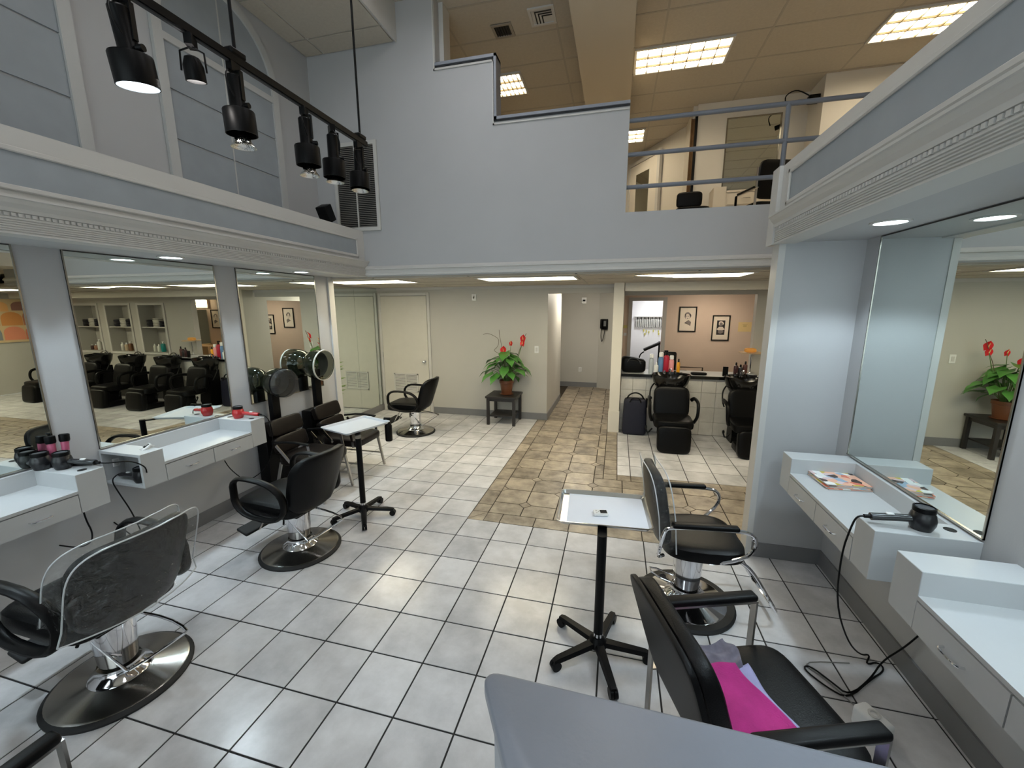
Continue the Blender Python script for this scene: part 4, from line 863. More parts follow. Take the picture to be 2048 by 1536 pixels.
sc1 = shampoo_chair('shampoo_chair', 'black shampoo chair with basin, nearest the white post', (2.64, 4.36, 0))
for q, lb in enumerate(['black shampoo chair half hidden behind the grey partition', 'third shampoo chair of the row, seen only in the left mirror', 'fourth shampoo chair of the row, seen only in the left mirror', 'farthest shampoo chair of the row, seen only in the left mirror']):
    dup(sc1, (2.64+0.96*(q+1), 4.36, 0), -PI/2, lb)
# ================================================================ TRAY STANDS
WTRAY = mat('tray_white_enamel', rgb(206, 210, 216), 0.3); TRIMS = mat('tray_rim_steel', rgb(198, 198, 196), 0.22, 1.0); PAPER = mat('tray_paper', rgb(226, 230, 238), 0.7)
def tray_stand(label, hub, tray_c, tray_rz, lx, ly, zt_, leg_az, paper):
    t = thing('tray_stand', label, 'tray stand', hub, 0, 'rolling tray stands')
    MB().cyl((0, 0, 0.075), (0, 0, zt_-0.02), 0.025, 20).build('post', BLKM, t); MB().cyl((0, 0, 0.115), (0, 0, 0.135), 0.0262, 20).build('post_ring', CHROME, t)
    MB().lathe([(0.04, 0.045), (0.052, 0.06), (0.046, 0.09), (0.03, 0.11)], 20).build('hub', BLK, t)
    for k in range(5):
        a = leg_az+2*PI*k/5; d = Vector((math.cos(a), math.sin(a), 0)); n_ = Vector((-d.y, d.x, 0))
        P = [(0.02, 0.080, 0.030), (0.10, 0.072, 0.026), (0.25, 0.060, 0.021), (0.275, 0.052, 0.017)]; vs = []
        for r, z, w in P:
            for sx, sz in ((-1,-1),(1,-1),(0.7,1),(-0.7,1)): vs.append(d*r+n_*w*sx+Vector((0, 0, z+0.011*sz)))
        fs = [(4*i+q, 4*i+(q+1)%4, 4*i+4+(q+1)%4, 4*i+4+q) for i in range(3) for q in range(4)]+[(3,2,1,0), (12,13,14,15)]
        lg = MB().add(vs, fs).build('leg', BLK, t, 0.5)
        c = d*0.262+Vector((0, 0, 0.0225)); ct_ = MB()
        for o_ in (-0.011, 0.011): ct_.cyl(c+Vector((0,0,0.004))+n_*(o_-0.009), c+Vector((0,0,0.004))+n_*(o_+0.009), 0.0265, 16)
        ct_.cyl((c.x, c.y, 0.03), (c.x, c.y, 0.055), 0.009, 8).build('caster', BLK, lg)
    M_ = Matrix.Translation((tray_c[0]-hub[0], tray_c[1]-hub[1], zt_)) @ Matrix.Rotation(tray_rz, 4, 'Z')
    def rr(a, b, r, z):
        pts = []
        for cx, cy, a0 in ((a/2-r, b/2-r, 0), (-a/2+r, b/2-r, PI/2), (-a/2+r, -b/2+r, PI), (a/2-r, -b/2+r, 1.5*PI)):
            for k in range(6): an = a0+PI/2*k/5; pts.append((cx+r*math.cos(an), cy+r*math.sin(an), z))
        return pts
    L = [rr(lx-0.03, ly-0.03, 0.02, -0.013), rr(lx-0.004, ly-0.004, 0.03, 0.006), rr(lx+0.012, ly+0.012, 0.034, 0.007), rr(lx+0.012, ly+0.012, 0.034, 0.003), rr(lx-0.004, ly-0.004, 0.03, 0.002), rr(lx-0.03, ly-0.03, 0.02, -0.017)]
    m = MB(M_); N = 24; m.add([p for R in L for p in R], [(j*N+k, j*N+(k+1)%N, (j+1)*N+(k+1)%N, (j+1)*N+k) for j in range(5) for k in range(N)]+[tuple(range(N)), tuple(range(6*N-1, 5*N-1, -1))])
    ty = m.build('tray', TRIMS if paper else WTRAY, t, 0.7)
    pc = Vector((tray_c[0]-hub[0], tray_c[1]-hub[1], zt_-0.02)); MB().bar((0, 0, zt_-0.03), pc+Vector((0,0,-0.008)), 0.05, 0.012).build('tray_bracket', BLKM, t, 0)
    if paper: MB(M_).box(-lx/2+0.05, -ly/2+0.02, -0.0125, lx/2-0.012, ly/2-0.02, -0.0115).build('paper_liner', PAPER, t, 0)
    return t
tray_stand('rolling tray stand lined with white paper beside the chrome armed chair', (1.828, 0.60, 0), (1.822, 0.855, 0), 0.06, 0.50, 0.40, 0.735, 0.02, True)
tray_stand('rolling tray stand with plain white tray beside the dryer chairs', (-0.325, 1.62, 0), (-0.56, 1.93, 0), SD(-18), 0.40, 0.50, 0.765, 0.30, False)
BW = mat('white_plastic', rgb(222, 222, 220), 0.35); LCD = mat('lcd_dark', rgb(30, 32, 34), 0.2)
def timer(label, loc, rz, tilt=0.0):
    t = thing('digital_timer', label, 'timer', loc, rz); R_ = Matrix.Rotation(tilt, 4, 'Y')
    MB(R_).rbox(-0.04, -0.028, 0.0005, 0.04, 0.028, 0.016, 0.006, 2).build('case', BW, t); MB(R_).box(-0.004, -0.018, 0.016, 0.034, 0.018, 0.0168).build('display', LCD, t, 0)
    for q in ((-0.024, 0.012), (-0.024, -0.012), (-0.012, 0.0)): MB(R_).cyl((q[0], q[1], 0.016), (q[0], q[1], 0.018), 0.0045, 10).build('button', TRIM, t)
    if tilt: MB().bar((0.045, 0, 0.001), (0.0, 0, 0.035), 0.02, 0.002, (0,1,0)).build('stand', BW, t, 0)
timer('white digital timer lying on the paper lined tray', (1.812, 0.80, 0.7242), SD(12)); timer('white digital timer propped up on the open cubby tower', (-1.335, 0.625, 0.9055), SD(70), -0.6)
# spray bottle hanging on the second tray
sb = thing('spray_bottle', 'black spray bottle hanging from the white tray edge', 'spray bottle', (-0.345, 2.145, 0.60))
MB().lathe([(0.032, -0.05), (0.036, -0.04), (0.036, 0.11), (0.02, 0.145), (0.015, 0.16)], 20).build('bottle', BLK, sb); MB().rbox(-0.045, -0.014, 0.16, 0.028, 0.014, 0.195, 0.008, 2).build('spray_head', BLK, sb); MB().bar((-0.03, 0, 0.165), (-0.045, 0, 0.115), 0.012, 0.006, (0,1,0)).build('trigger', BLK, sb)
# ================================================================ HAIR DRYERS
def hair_dryer(label, loc, rz, m, dark, cord_pts=None):
    """lying with its air intake up: barrel vertical, handle sideways along +x"""
    t = thing('hair_dryer', label, 'hair dryer', loc, rz)
    MB().lathe([(0.036, 0.0005), (0.040, 0.01), (0.047, 0.03), (0.048, 0.05), (0.042, 0.075), (0.036, 0.085)], 28).build('barrel', m, t)
    g = MB().lathe([(0.036, 0.083), (0.040, 0.085), (0.040, 0.105), (0.034, 0.108)], 28, caps=False).build('rear_grille_ring', dark, t)
    MB().lathe([(0.034, 0.102), (0.001, 0.104)], 28, caps=False).build('rear_grille', mat('grille_grey', rgb(70,72,76), 0.5), g)
    MB().tube([(0.03, 0, 0.045), (0.09, 0, 0.042), (0.15, 0, 0.036), (0.19, 0, 0.032)], 0.019, 12, ry=0.016, smooth=1).build('handle', m, t)
    MB().rbox(0.105, -0.008, 0.050, 0.135, 0.008, 0.060, 0.003, 1).build('switch', BW, t)
    MB().tube([(0.185, 0, 0.032), (0.215, 0, 0.03)], 0.009, 8).build('strain_relief', BLK, t)
    if cord_pts:
        Mi = (Matrix.Translation(loc) @ Matrix.Rotation(rz, 4, 'Z')).inverted()
        MB().tube([(0.21, 0, 0.03), (0.24, 0, 0.025)]+[Mi @ Vector(p) for p in cord_pts], 0.0042, 7, smooth=2).build('power_cord', BLK, t)
    return t
RED = mat('red_gloss_plastic', rgb(176, 22, 26), 0.25, coat=0.5); DK = mat('dryer_black', rgb(24, 24, 27), 0.3)
hair_dryer('bright red hair dryer on the middle left station', (-1.43, 1.452, 0.9055), SD(12), RED, BLK, [(-1.16, 1.52, 0.88), (-1.17, 1.545, 0.70), (-1.22, 1.56, 0.55), (-1.26, 1.50, 0.40), (-1.40, 1.42, 0.30), (-1.55, 1.40, 0.42), (-1.60, 1.40, 0.50)])
hair_dryer('black hair dryer on the right station, its cord hanging to the floor', (3.205, 0.668, 0.9055), SD(178), DK, BLK, [(2.945, 0.668, 0.885), (2.925, 0.672, 0.74), (2.955, 0.71, 0.45), (3.08, 0.81, 0.18), (3.20, 0.90, 0.03), (3.28, 0.95, 0.007), (3.21, 0.862, 0.007), (3.289, 0.902, 0.008), (3.295, 0.849, 0.008), (3.182, 0.763, 0.008), (3.021, 0.616, 0.008), (2.951, 0.662, 0.008), (2.879, 0.758, 0.008), (2.92, 0.79, 0.008), (2.99, 0.70, 0.008), (3.03, 0.63, 0.012), (3.19, 0.77, 0.012), (3.31, 0.91, 0.01), (3.36, 0.86, 0.15), (3.375, 0.81, 0.27)])
hair_dryer('black hair dryer with grey intake on the left edge station', (-1.44, 0.235, 0.9055), SD(18), DK, BLK, [(-1.18, 0.33, 0.93), (-1.17, 0.42, 0.91), (-1.20, 0.52, 0.83), (-1.24, 0.545, 0.76)])
hair_dryer('black hair dryer stuffed into the open cubby', (-1.335, 0.568, 0.684), SD(180), DK, BLK, [(-1.52, 0.50, 0.70), (-1.42, 0.47, 0.64), (-1.30, 0.46, 0.50), (-1.22, 0.45, 0.32), (-1.34, 0.50, 0.25), (-1.55, 0.52, 0.33), (-1.612, 0.52, 0.36)])
# pink handled brushes / curling tools in a stand beside the pier
pk = mat('pink_plastic', rgb(172, 84, 112), 0.35)
def brush(label, loc, lean):
    t = thing('hair_brush', label, 'hair brush', loc, 0, 'pink round brushes in the near left station')
    R_ = Matrix.Rotation(lean[0], 4, 'X') @ Matrix.Rotation(lean[1], 4, 'Y')
    MB(R_).lathe([(0.013, 0.002), (0.016, 0.02), (0.013, 0.05), (0.018, 0.09), (0.020, 0.14)], 14).build('handle', pk, t); MB(R_).lathe([(0.022, 0.14), (0.026, 0.15), (0.026, 0.185), (0.02, 0.19)], 14).build('bristle_head', BLK, t)
brush('pink handled round brush standing left of its twin by the grey pier', (-1.55, 0.255, 0.9065), (-0.05, -0.12)); brush('pink handled round brush standing right of its twin by the grey pier', (-1.53, 0.30, 0.9065), (-0.12, -0.10))
hair_dryer('second black hair dryer behind the pink brushes', (-1.555, 0.195, 0.9055), SD(200), DK, BLK)
fi = thing('flat_iron', 'black flat iron lying among the brushes on the near left station', 'flat iron', (-1.42, 0.29, 0.9055), SD(20))
MB().rbox(-0.12, -0.014, 0, 0.12, 0.014, 0.016, 0.006, 2).build('lower_arm', BLK, fi); MB().rbox(-0.12, -0.013, 0.018, 0.11, 0.013, 0.032, 0.006, 2).build('upper_arm', mat('navy_plastic', rgb(24,26,60), 0.35), fi)
# ================================================================ MAGAZINES
def cover_mat(name, seed):
    m = bpy.data.materials.new(name); m.use_nodes = True; nt = m.node_tree; b = nt.nodes['Principled BSDF']; tc = nt.nodes.new('ShaderNodeTexCoord')
    mp = nt.nodes.new('ShaderNodeMapping'); mp.inputs['Location'].default_value = (seed*3.1, seed*1.7, seed); nt.links.new(tc.outputs['Object'], mp.inputs[0])
    v = nt.nodes.new('ShaderNodeTexVoronoi'); v.inputs['Scale'].default_value = 22; nt.links.new(mp.outputs[0], v.inputs['Vector'])
    cr = nt.nodes.new('ShaderNodeValToRGB'); E_ = cr.color_ramp.elements; cr.color_ramp.interpolation = 'CONSTANT'
    cols = [(0, rgb(214,190,192)), (0.2, rgb(60,44,40)), (0.35, rgb(226,176,150)), (0.55, rgb(232,232,228)), (0.72, rgb(196,178,70)), (0.8, rgb(150,170,190)), (0.9, rgb(214,120,96))]
    E_[0].position, E_[0].color = cols[0]; E_[1].position, E_[1].color = cols[1]
    for p_, c_ in cols[2:]: e = E_.new(p_); e.color = c_
    sp = nt.nodes.new('ShaderNodeSeparateColor'); nt.links.new(v.outputs['Color'], sp.inputs[0]); nt.links.new(sp.outputs[0], cr.inputs[0]); nt.links.new(cr.outputs[0], b.inputs['Base Color']); b.inputs['Roughness'].default_value = 0.25
    return m
for q, (x, y, rz, lb) in enumerate([(3.225, 1.42, 0.10, 'bottom magazine of the pile on the right counter'), (3.222, 1.425, 0.04, 'magazine second from the bottom of the right counter pile'), (3.228, 1.43, 0.13, 'magazine second from the top of the right counter pile'), (3.226, 1.432, 0.07, 'top colourful magazine of the pile on the right counter')]):
    t = thing('magazine', lb, 'magazine', (x, y, 0.8055+q*0.0075), rz, 'magazines on the right counter')
    MB().box(-0.118, -0.138, 0.0005, 0.118, 0.138, 0.0062).build('pages', mat('magazine_pages', rgb(206,202,196), 0.7), t, 0); MB().box(-0.12, -0.14, 0.0062, 0.12, 0.14, 0.007).build('cover', cover_mat('magazine_cover_%d' % q, q+1), t, 0)
    if q == 3: MB().box(-0.10, -0.03, 0.007, -0.06, 0.10, 0.0074).build('address_label', BW, t, 0)
# ================================================================ SIDE TABLE, PLANT
DKW = mat('dark_stained_wood', rgb(34, 30, 28), 0.4, var=0.2, scale=14)
st = thing('side_table', 'dark wood side table with lower shelf under the plant', 'side table', (0.10, 4.955, 0))
MB().rbox(-0.255, -0.255, 0.445, 0.255, 0.255, 0.478, 0.004, 1).build('table_top', DKW, st)
for sx in (-1, 1):
    for sy in (-1, 1): MB().box(sx*0.215-0.022, sy*0.215-0.022, 0.0005, sx*0.215+0.022, sy*0.215+0.022, 0.445).build('leg', DKW, st, 0)
for bx in ((-0.193,-0.225,0.395,0.193,-0.205,0.445),(-0.193,0.205,0.395,0.193,0.225,0.445),(-0.225,-0.193,0.395,-0.205,0.193,0.445),(0.205,-0.193,0.395,0.225,0.193,0.445)): MB().box(*bx).build('apron', DKW, st, 0)
MB().box(-0.20, -0.20, 0.14, 0.20, 0.20, 0.158).build('lower_shelf', DKW, st, 0)
TER = mat('brown_plastic_pot', rgb(112, 66, 40), 0.4); LEAF = mat('anthurium_leaf', rgb(74, 128, 56), 0.4, var=0.3, scale=6); FLW = mat('red_spathe', rgb(206, 36, 44), 0.25); STM = mat('green_stem', rgb(84, 112, 58), 0.5); TWIG = mat('curly_twig', rgb(92, 78, 62), 0.7)
pl_ = thing('potted_anthurium', 'potted anthurium with red flowers and curly twigs on the side table', 'potted plant', (0.14, 4.955, 0.4785))
MB().lathe([(0.078, 0.0005), (0.082, 0.01), (0.108, 0.185), (0.118, 0.19), (0.120, 0.235), (0.110, 0.235), (0.105, 0.20), (0.001, 0.20)], 32, caps=False).build('pot', TER, pl_); MB().lathe([(0.106, 0.205), (0.001, 0.215)], 24, caps=False).build('soil', mat('soil', rgb(50,38,28), 0.9, bump=0.5), pl_); MB().lathe([(0.10, 0.001), (0.112, 0.012), (0.108, 0.014), (0.001, 0.006)], 28, caps=False).build('saucer', TER, pl_)
def leaf(tip, base, w, name, m, cup=0.25):
    d = Vector(tip)-Vector(base); L = d.length; d.normalize(); s_ = d.cross(Vector((0,0,1)))
    s_ = s_.normalized() if s_.length > 0.05 else Vector((1,0,0)); n_ = s_.cross(d).normalized(); vs = []; N = 8
    prof = [0.62, 0.92, 1.0, 0.96, 0.82, 0.62, 0.38, 0.16, 0.0]
    for i in range(N+1):
        u = i/N; c = Vector(base)+d*L*(u-0.12*(1 if i == 0 else 0))+n_*(0.12*L*math.sin(PI*u))
        for k in (-1, -0.5, 0, 0.5, 1):
            ww = prof[i]*w/2; vs.append(c+s_*k*ww+n_*cup*ww*abs(k)*0.6-d*(0.18*L*abs(k) if i == 0 else 0))
    return MB().add(vs, [(i*5+k, i*5+k+1, i*5+k+6, i*5+k+5) for i in range(N) for k in range(4)]).build(name, m, pl_)
rng = random.Random(3)
for k in range(38):
    a = 2*PI*k/38*2.39; ring_ = k % 3; r = (0.10, 0.19, 0.27)[ring_]+rng.uniform(-0.03, 0.03); z = (0.62, 0.50, 0.34)[ring_]+rng.uniform(-0.06, 0.08)
    b = Vector((r*math.cos(a), min(0.12, r*math.sin(a)*0.8), z)); o_ = Vector((math.cos(a), math.sin(a)*0.8, rng.uniform(-0.9, -0.25))).normalized(); L = rng.uniform(0.17, 0.25)
    MB().tube([(0.02*math.cos(a), 0.02*math.sin(a), 0.20), (b.x*0.5, b.y*0.5, (0.2+z)/2+0.06), tuple(b)], 0.004, 5, smooth=1).build('leaf_stem', STM, pl_)
    tp = b+o_*L
    tp.y = min(tp.y, 0.20); tp.x = min(tp.x, 0.42); leaf(tp, b, L*0.74, 'leaf', LEAF)
for tip, sz in (((-0.03, -0.08, 0.715), 0.11), ((0.27, 0.02, 0.90), 0.10), ((0.07, 0.02, 0.83), 0.06), ((0.265, 0.0, 0.83), 0.08)):
    b = Vector(tip); MB().tube([(0.0, 0, 0.2), (b.x*0.6, b.y*0.6, 0.5), tuple(b)], 0.0035, 5, smooth=1).build('flower_stem', STM, pl_)
    leaf(b+Vector((0.02, -0.05, 0.09)).normalized()*sz, b-Vector((0,0,0.02)), sz*0.9, 'spathe', FLW, 0.6); MB().cyl(b, b+Vector((0, -0.02, 0.05)), 0.006, 8, 0.003).build('spadix', mat('spadix', rgb(222,190,120), 0.5), pl_)
for pts in ([(-0.03,0,0.2),(-0.06,0,0.5),(-0.10,0,0.66),(-0.16,0,0.68),(-0.22,0,0.72),(-0.14,0,0.78),(-0.12,0,0.90),(-0.20,0,0.95),(-0.28,0,0.985),(-0.35,0,0.99),(-0.39,0,0.97)], [(0,0,0.2),(-0.05,0,0.6),(-0.09,0,0.85),(-0.115,0,0.95),(-0.12,0,1.05)], [(0.05,0,0.2),(0.2,0,0.7),(0.26,0,0.82),(0.30,0,0.95),(0.33,0,1.0)]):
    MB().tube(pts, 0.0035, 5, smooth=2).build('curly_twig', TWIG, pl_)
# ================================================================ RECEPTION DESK CORNER
dk = thing('reception_desk', 'grey painted reception desk corner with rounded edge in the foreground', 'reception desk', (2.0, -0.9, 0))
def round_poly(pts, rs, n=7):
    out = []; m = len(pts)
    for i in range(m):
        a, b, c = Vector(pts[i-1]), Vector(pts[i]), Vector(pts[(i+1)%m]); r = rs[i]
        if r <= 0: out.append(tuple(b)); continue
        d1, d2 = (a-b).normalized(), (c-b).normalized(); p1, p2 = b+d1*r, b+d2*r
        for k in range(n+1): u = k/n; out.append(tuple(p1*(1-u)**2+b*2*u*(1-u)+p2*u*u))
    return out
ZD = 1.10
A_ = [(1.595, -0.665), (2.75, -0.682), (2.75, -2.2), (2.5, -2.2)]
ro = round_poly([(p[0]-2.0, p[1]+0.9) for p in A_], [0.05, 0, 0, 0]); n = len(ro)
cen = Vector((0.45, -0.45)); L = []
for off, z in ((0.012, ZD-0.036), (0.0, ZD-0.030), (0.0, ZD-0.010), (0.006, ZD-0.002), (0.014, ZD)):
    L.append([tuple((Vector(p)+(cen-Vector(p)).normalized()*off))+(z,) for p in ro])
MB().add([p for R in L for p in R], [(j*n+k, j*n+(k+1)%n, (j+1)*n+(k+1)%n, (j+1)*n+k) for j in range(4) for k in range(n)]+[tuple(range(n)), tuple(range(5*n-1, 4*n-1, -1))]).build('desk_top', DESKG, dk, 0.8)
ri_ = [tuple(Vector(p)+(cen-Vector(p)).normalized()*0.035) for p in ro]; MB().prism(ri_, 0.0005, ZD-0.036, 'z').build('desk_body', mat('desk_side_paint', rgb(170, 172, 178), 0.5), dk, 0)
SCR = mat('paint_scratch', rgb(206, 204, 200), 0.6)
for x, y, l, a in ((0.13, 0.06, 0.03, 1.25), (0.20, -0.06, 0.018, 2.4), (0.06, -0.03, 0.012, 1.9), (0.27, -0.085, 0.015, 2.6)): MB(Matrix.Translation((x, y, ZD+0.0002)) @ Matrix.Rotation(a, 4, 'Z')).box(-l/2, -0.0012, 0, l/2, 0.0012, 0.0004).build('paint_scratch', SCR, dk, 0)
# towels on the waiting chair
def cloth(name, label, loc, rz, sx, sy, h, m, seed, cat='towel'):
    r_ = random.Random(seed); ph = [r_.uniform(0, 6) for _ in range(6)]
    def top(u, v): 
        x, y = (u-0.5)*sx, (v-0.5)*sy; e = min(u, 1-u, v, 1-v); z = h*(min(1, e*14)**0.5)*(0.86+0.10*math.sin(9*u+ph[0]+3*v)+0.07*math.sin(13*v+ph[1]-4*u))
        return (x+0.012*math.sin(7*v+ph[2]), y+0.012*math.sin(8*u+ph[3]), max(0.0008, z))
    def bot(u, v): p = top(u, v); return (p[0], p[1], 0.0006)
    m_ = MB().grid(top, 36, 36); m_.grid(bot, 12, 12); o_ = m_.build(name, m, None); o_.location = loc; o_.rotation_euler = (0, 0, rz)
    return tag(o_, label, cat)
cloth('folded_towel', 'grey crumpled cloth against the backrest beside the pink towel', (2.275, 0.145, 0.4705), SD(25), 0.24, 0.12, 0.07, mat('cloth_grey', rgb(108,104,116), 0.95, var=0.3, scale=20), 5)
cloth('folded_towel', 'lavender folded cloth under the pink towel on the waiting chair', (2.355, -0.03, 0.4708), SD(24), 0.27, 0.36, 0.036, mat('cloth_lavender', rgb(150,150,188), 0.95, var=0.1, scale=20), 8)
cloth('folded_towel', 'magenta pink folded towel on the waiting chair seat', (2.325, -0.075, 0.507), SD(27), 0.25, 0.37, 0.04, mat('towel_magenta', rgb(168, 42, 118), 0.95, var=0.12, scale=16, bump=0.3, bscale=150), 11)
# white appliance on the floor behind the chair
wa = thing('floor_appliance', 'small white plastic appliance on the floor by the waiting chair', 'appliance', (3.035, 0.46, 0), 0.5)
MB().rbox(-0.04, -0.065, 0.0005, 0.04, 0.065, 0.10, 0.016, 3).build('body', BW, wa); MB().lathe([(0.022, 0.10), (0.024, 0.106), (0.015, 0.108), (0.012, 0.102)], 20, caps=False).build('dial', TRIM, wa)
# grey flex of the appliance
MB().tube([(0.05, 0.05, 0.01), (0.07, 0.25, 0.006), (0.03, 0.38, 0.006), (0.28, 0.30, 0.006)], 0.003, 6, smooth=2).build('flex', mat('flex_grey', rgb(130,128,124), 0.6), wa)
# ================================================================ SHAMPOO COUNTER PROPS
ZK = 0.8905
def bottle(name, label, x, y, h, r, m, capm, kind='cap', z=ZK, group='bottles on the half wall counter', cat='bottle'):
    t = thing(name, label, cat, (x, y, z), 0, group)
    MB().lathe([(r*0.92, 0.0006), (r, 0.006), (r, h*0.68), (r*0.85, h*0.76), (r*0.42, h*0.80)], 20).build('body', m, t)
    if kind == 'pump': MB().cyl((0,0,h*0.80), (0,0,h*0.93), r*0.35, 12).box(-r*0.9, -r*0.22, h*0.93, r*0.4, r*0.22, h).build('pump', capm, t, 0)
    elif kind == 'can': MB().lathe([(r*0.8, h*0.80), (r*0.8, h*0.97), (r*0.6, h)], 16).build('cap', capm, t)
    else: MB().lathe([(r*0.45, h*0.80), (r*0.40, h*0.97), (r*0.25, h)], 14).build('cap', capm, t)
    return t
P = lambda n_, *c, rough=0.3: mat(n_, rgb(*c), rough)
bottle('spray_can', 'silver and blue aerosol can, leftmost on the counter', 2.385, 5.02, 0.30, 0.036, P('can_silver', 178,184,190), P('cap_white', 226,226,224), 'can')
bottle('bottle', 'short white bottle between the aerosol and the blue bottle', 2.455, 4.99, 0.18, 0.032, MATS['cap_white'], MATS['cap_white'])
bottle('bottle', 'blue bottle with white top behind the first basin', 2.52, 5.02, 0.33, 0.040, P('bottle_blue', 96,132,172), MATS['cap_white'], 'can')
bottle('bottle', 'tall red pump bottle behind the first basin', 2.595, 5.01, 0.36, 0.042, P('bottle_red', 170,30,52), BLK, 'pump')
bottle('bottle', 'pale pink bottle right of the red pump bottle', 2.665, 4.99, 0.29, 0.036, P('bottle_pink', 222,150,152), MATS['cap_white'], 'can')
bottle('bottle', 'amber oil bottle with black dropper top', 2.765, 5.0, 0.24, 0.024, P('bottle_amber', 226,158,36), BLK)
dg = thing('duffel_bag', 'black duffel bag on the counter beside the white post', 'bag', (2.13, 5.15, ZK), 0.05)
MB().sq((0, 0, 0.115), (0.36, 0.22, 0.228), 0.4, 0.35, 28, 12, lambda p: Vector((p.x, p.y, p.z*(1-0.25*(p.x/0.2)) if p.z > 0 else p.z))).build('body', BLK, dg); MB().tube([(-0.10,-0.10,0.16),(-0.06,-0.13,0.24),(0.06,-0.13,0.22),(0.10,-0.11,0.14)], 0.008, 8, smooth=2).build('strap', P('strap_grey', 60,62,66), dg)
rm = tag(MB().sq((0,0,0.023), (0.22, 0.09, 0.045), 0.5, 0.35, 24, 10).build('eyeglass_case', BLK), 'flat black case lying on the half wall counter', 'case'); rm.location = (3.06, 5.05, ZK)
tag(MB().rbox(-0.035,-0.012,0.0005,0.035,0.012,0.14,0.004,1).build('charging_dock', BLK), 'upright black device beside the second basin', 'device').location = (3.41, 5.02, ZK)
for q, (x, c, h) in enumerate([(3.56,(60,30,32),0.20),(3.62,(40,38,40),0.17),(3.68,(86,50,44),0.22)]): bottle('bottle', ['dark red bottle left of the group', 'black bottle in the middle of the group', 'brown bottle right of the group'][q]+' beside the second basin', x, 5.08, h, 0.03, P('bd%d' % q, *c), BLK)
bk = thing('wheeled_bag', 'tall navy blue bag with black handle against the half wall', 'bag', (2.17, 4.80, 0))
NAVY = mat('navy_nylon', rgb(12, 14, 34), 0.6, bump=0.3, bscale=25)
MB().sq((0, 0, 0.275), (0.34, 0.20, 0.545), 0.22, 0.3, 28, 14, lambda p: Vector((p.x*(1-0.10*(p.z/0.55)), p.y*(1-0.2*(p.z/0.55)), p.z))).build('body', NAVY, bk); MB().tube([(-0.13,-0.02,0.50),(-0.10,-0.03,0.60),(0,-0.03,0.645),(0.10,-0.03,0.60),(0.13,-0.02,0.50)], 0.011, 8, smooth=2).build('handle', BLK, bk); MB().tube([(-0.08,-0.09,0.50),(-0.05,-0.10,0.57),(0.05,-0.10,0.57),(0.08,-0.09,0.50)], 0.009, 8, smooth=1).build('front_strap', BLK, bk); MB().rbox(0.15,-0.05,0.42,0.175,0.0,0.56,0.006,1).build('side_clip', BLK, bk)
# ---- niche contents (seen in the left mirror)
TW = mat('towel_white', rgb(214,212,204), 0.95); TK = mat('towel_dark', rgb(30,30,40), 0.95)
for q, (a, b) in enumerate(NX):
    nl = ['niche nearest the opening', 'middle niche', 'farthest niche'][q]
    for s_, (m, hh, nm) in enumerate(((TK, 0.10+0.03*q, 'dark'), (TW, 0.19, 'white'), (TK, 0.16, 'black'))):
        t = thing('towel_stack', '%s towel stack on the shelf of the %s' % (nm if s_ != 2 else 'right hand black', nl), 'towel stack', (a+0.17+0.19*s_, YN+0.15, 1.4755), 0, 'towels in the niches'); k = 0
        while k*0.032 < hh: MB().sq((0.004*math.sin(k*2.1), 0, 0.016+k*0.032), (0.18, 0.22, 0.032), 0.5, 0.3, 16, 6).build('folded_towel', m, t); k += 1
    for s_, (c, h) in enumerate(((((30,140,136), 0.24), ((214,214,206), 0.17), ((206,206,196), 0.18)), (((122,82,52), 0.22), ((196,176,150), 0.19), ((210,206,198), 0.2)), (((216,214,208), 0.26), ((150,110,86), 0.14), ((70,44,40), 0.13)))[q]):
        bottle('bottle', '%s bottle in the lower part of the %s' % (['first','second','third'][s_], nl), b-0.36+0.13*s_, YN+0.14, h, 0.045-0.006*s_, P('nb%d%d' % (q, s_), *c), MATS['cap_white'], 'pump' if s_ == 0 else 'cap', NZ0+0.0005, 'bottles in the niches')
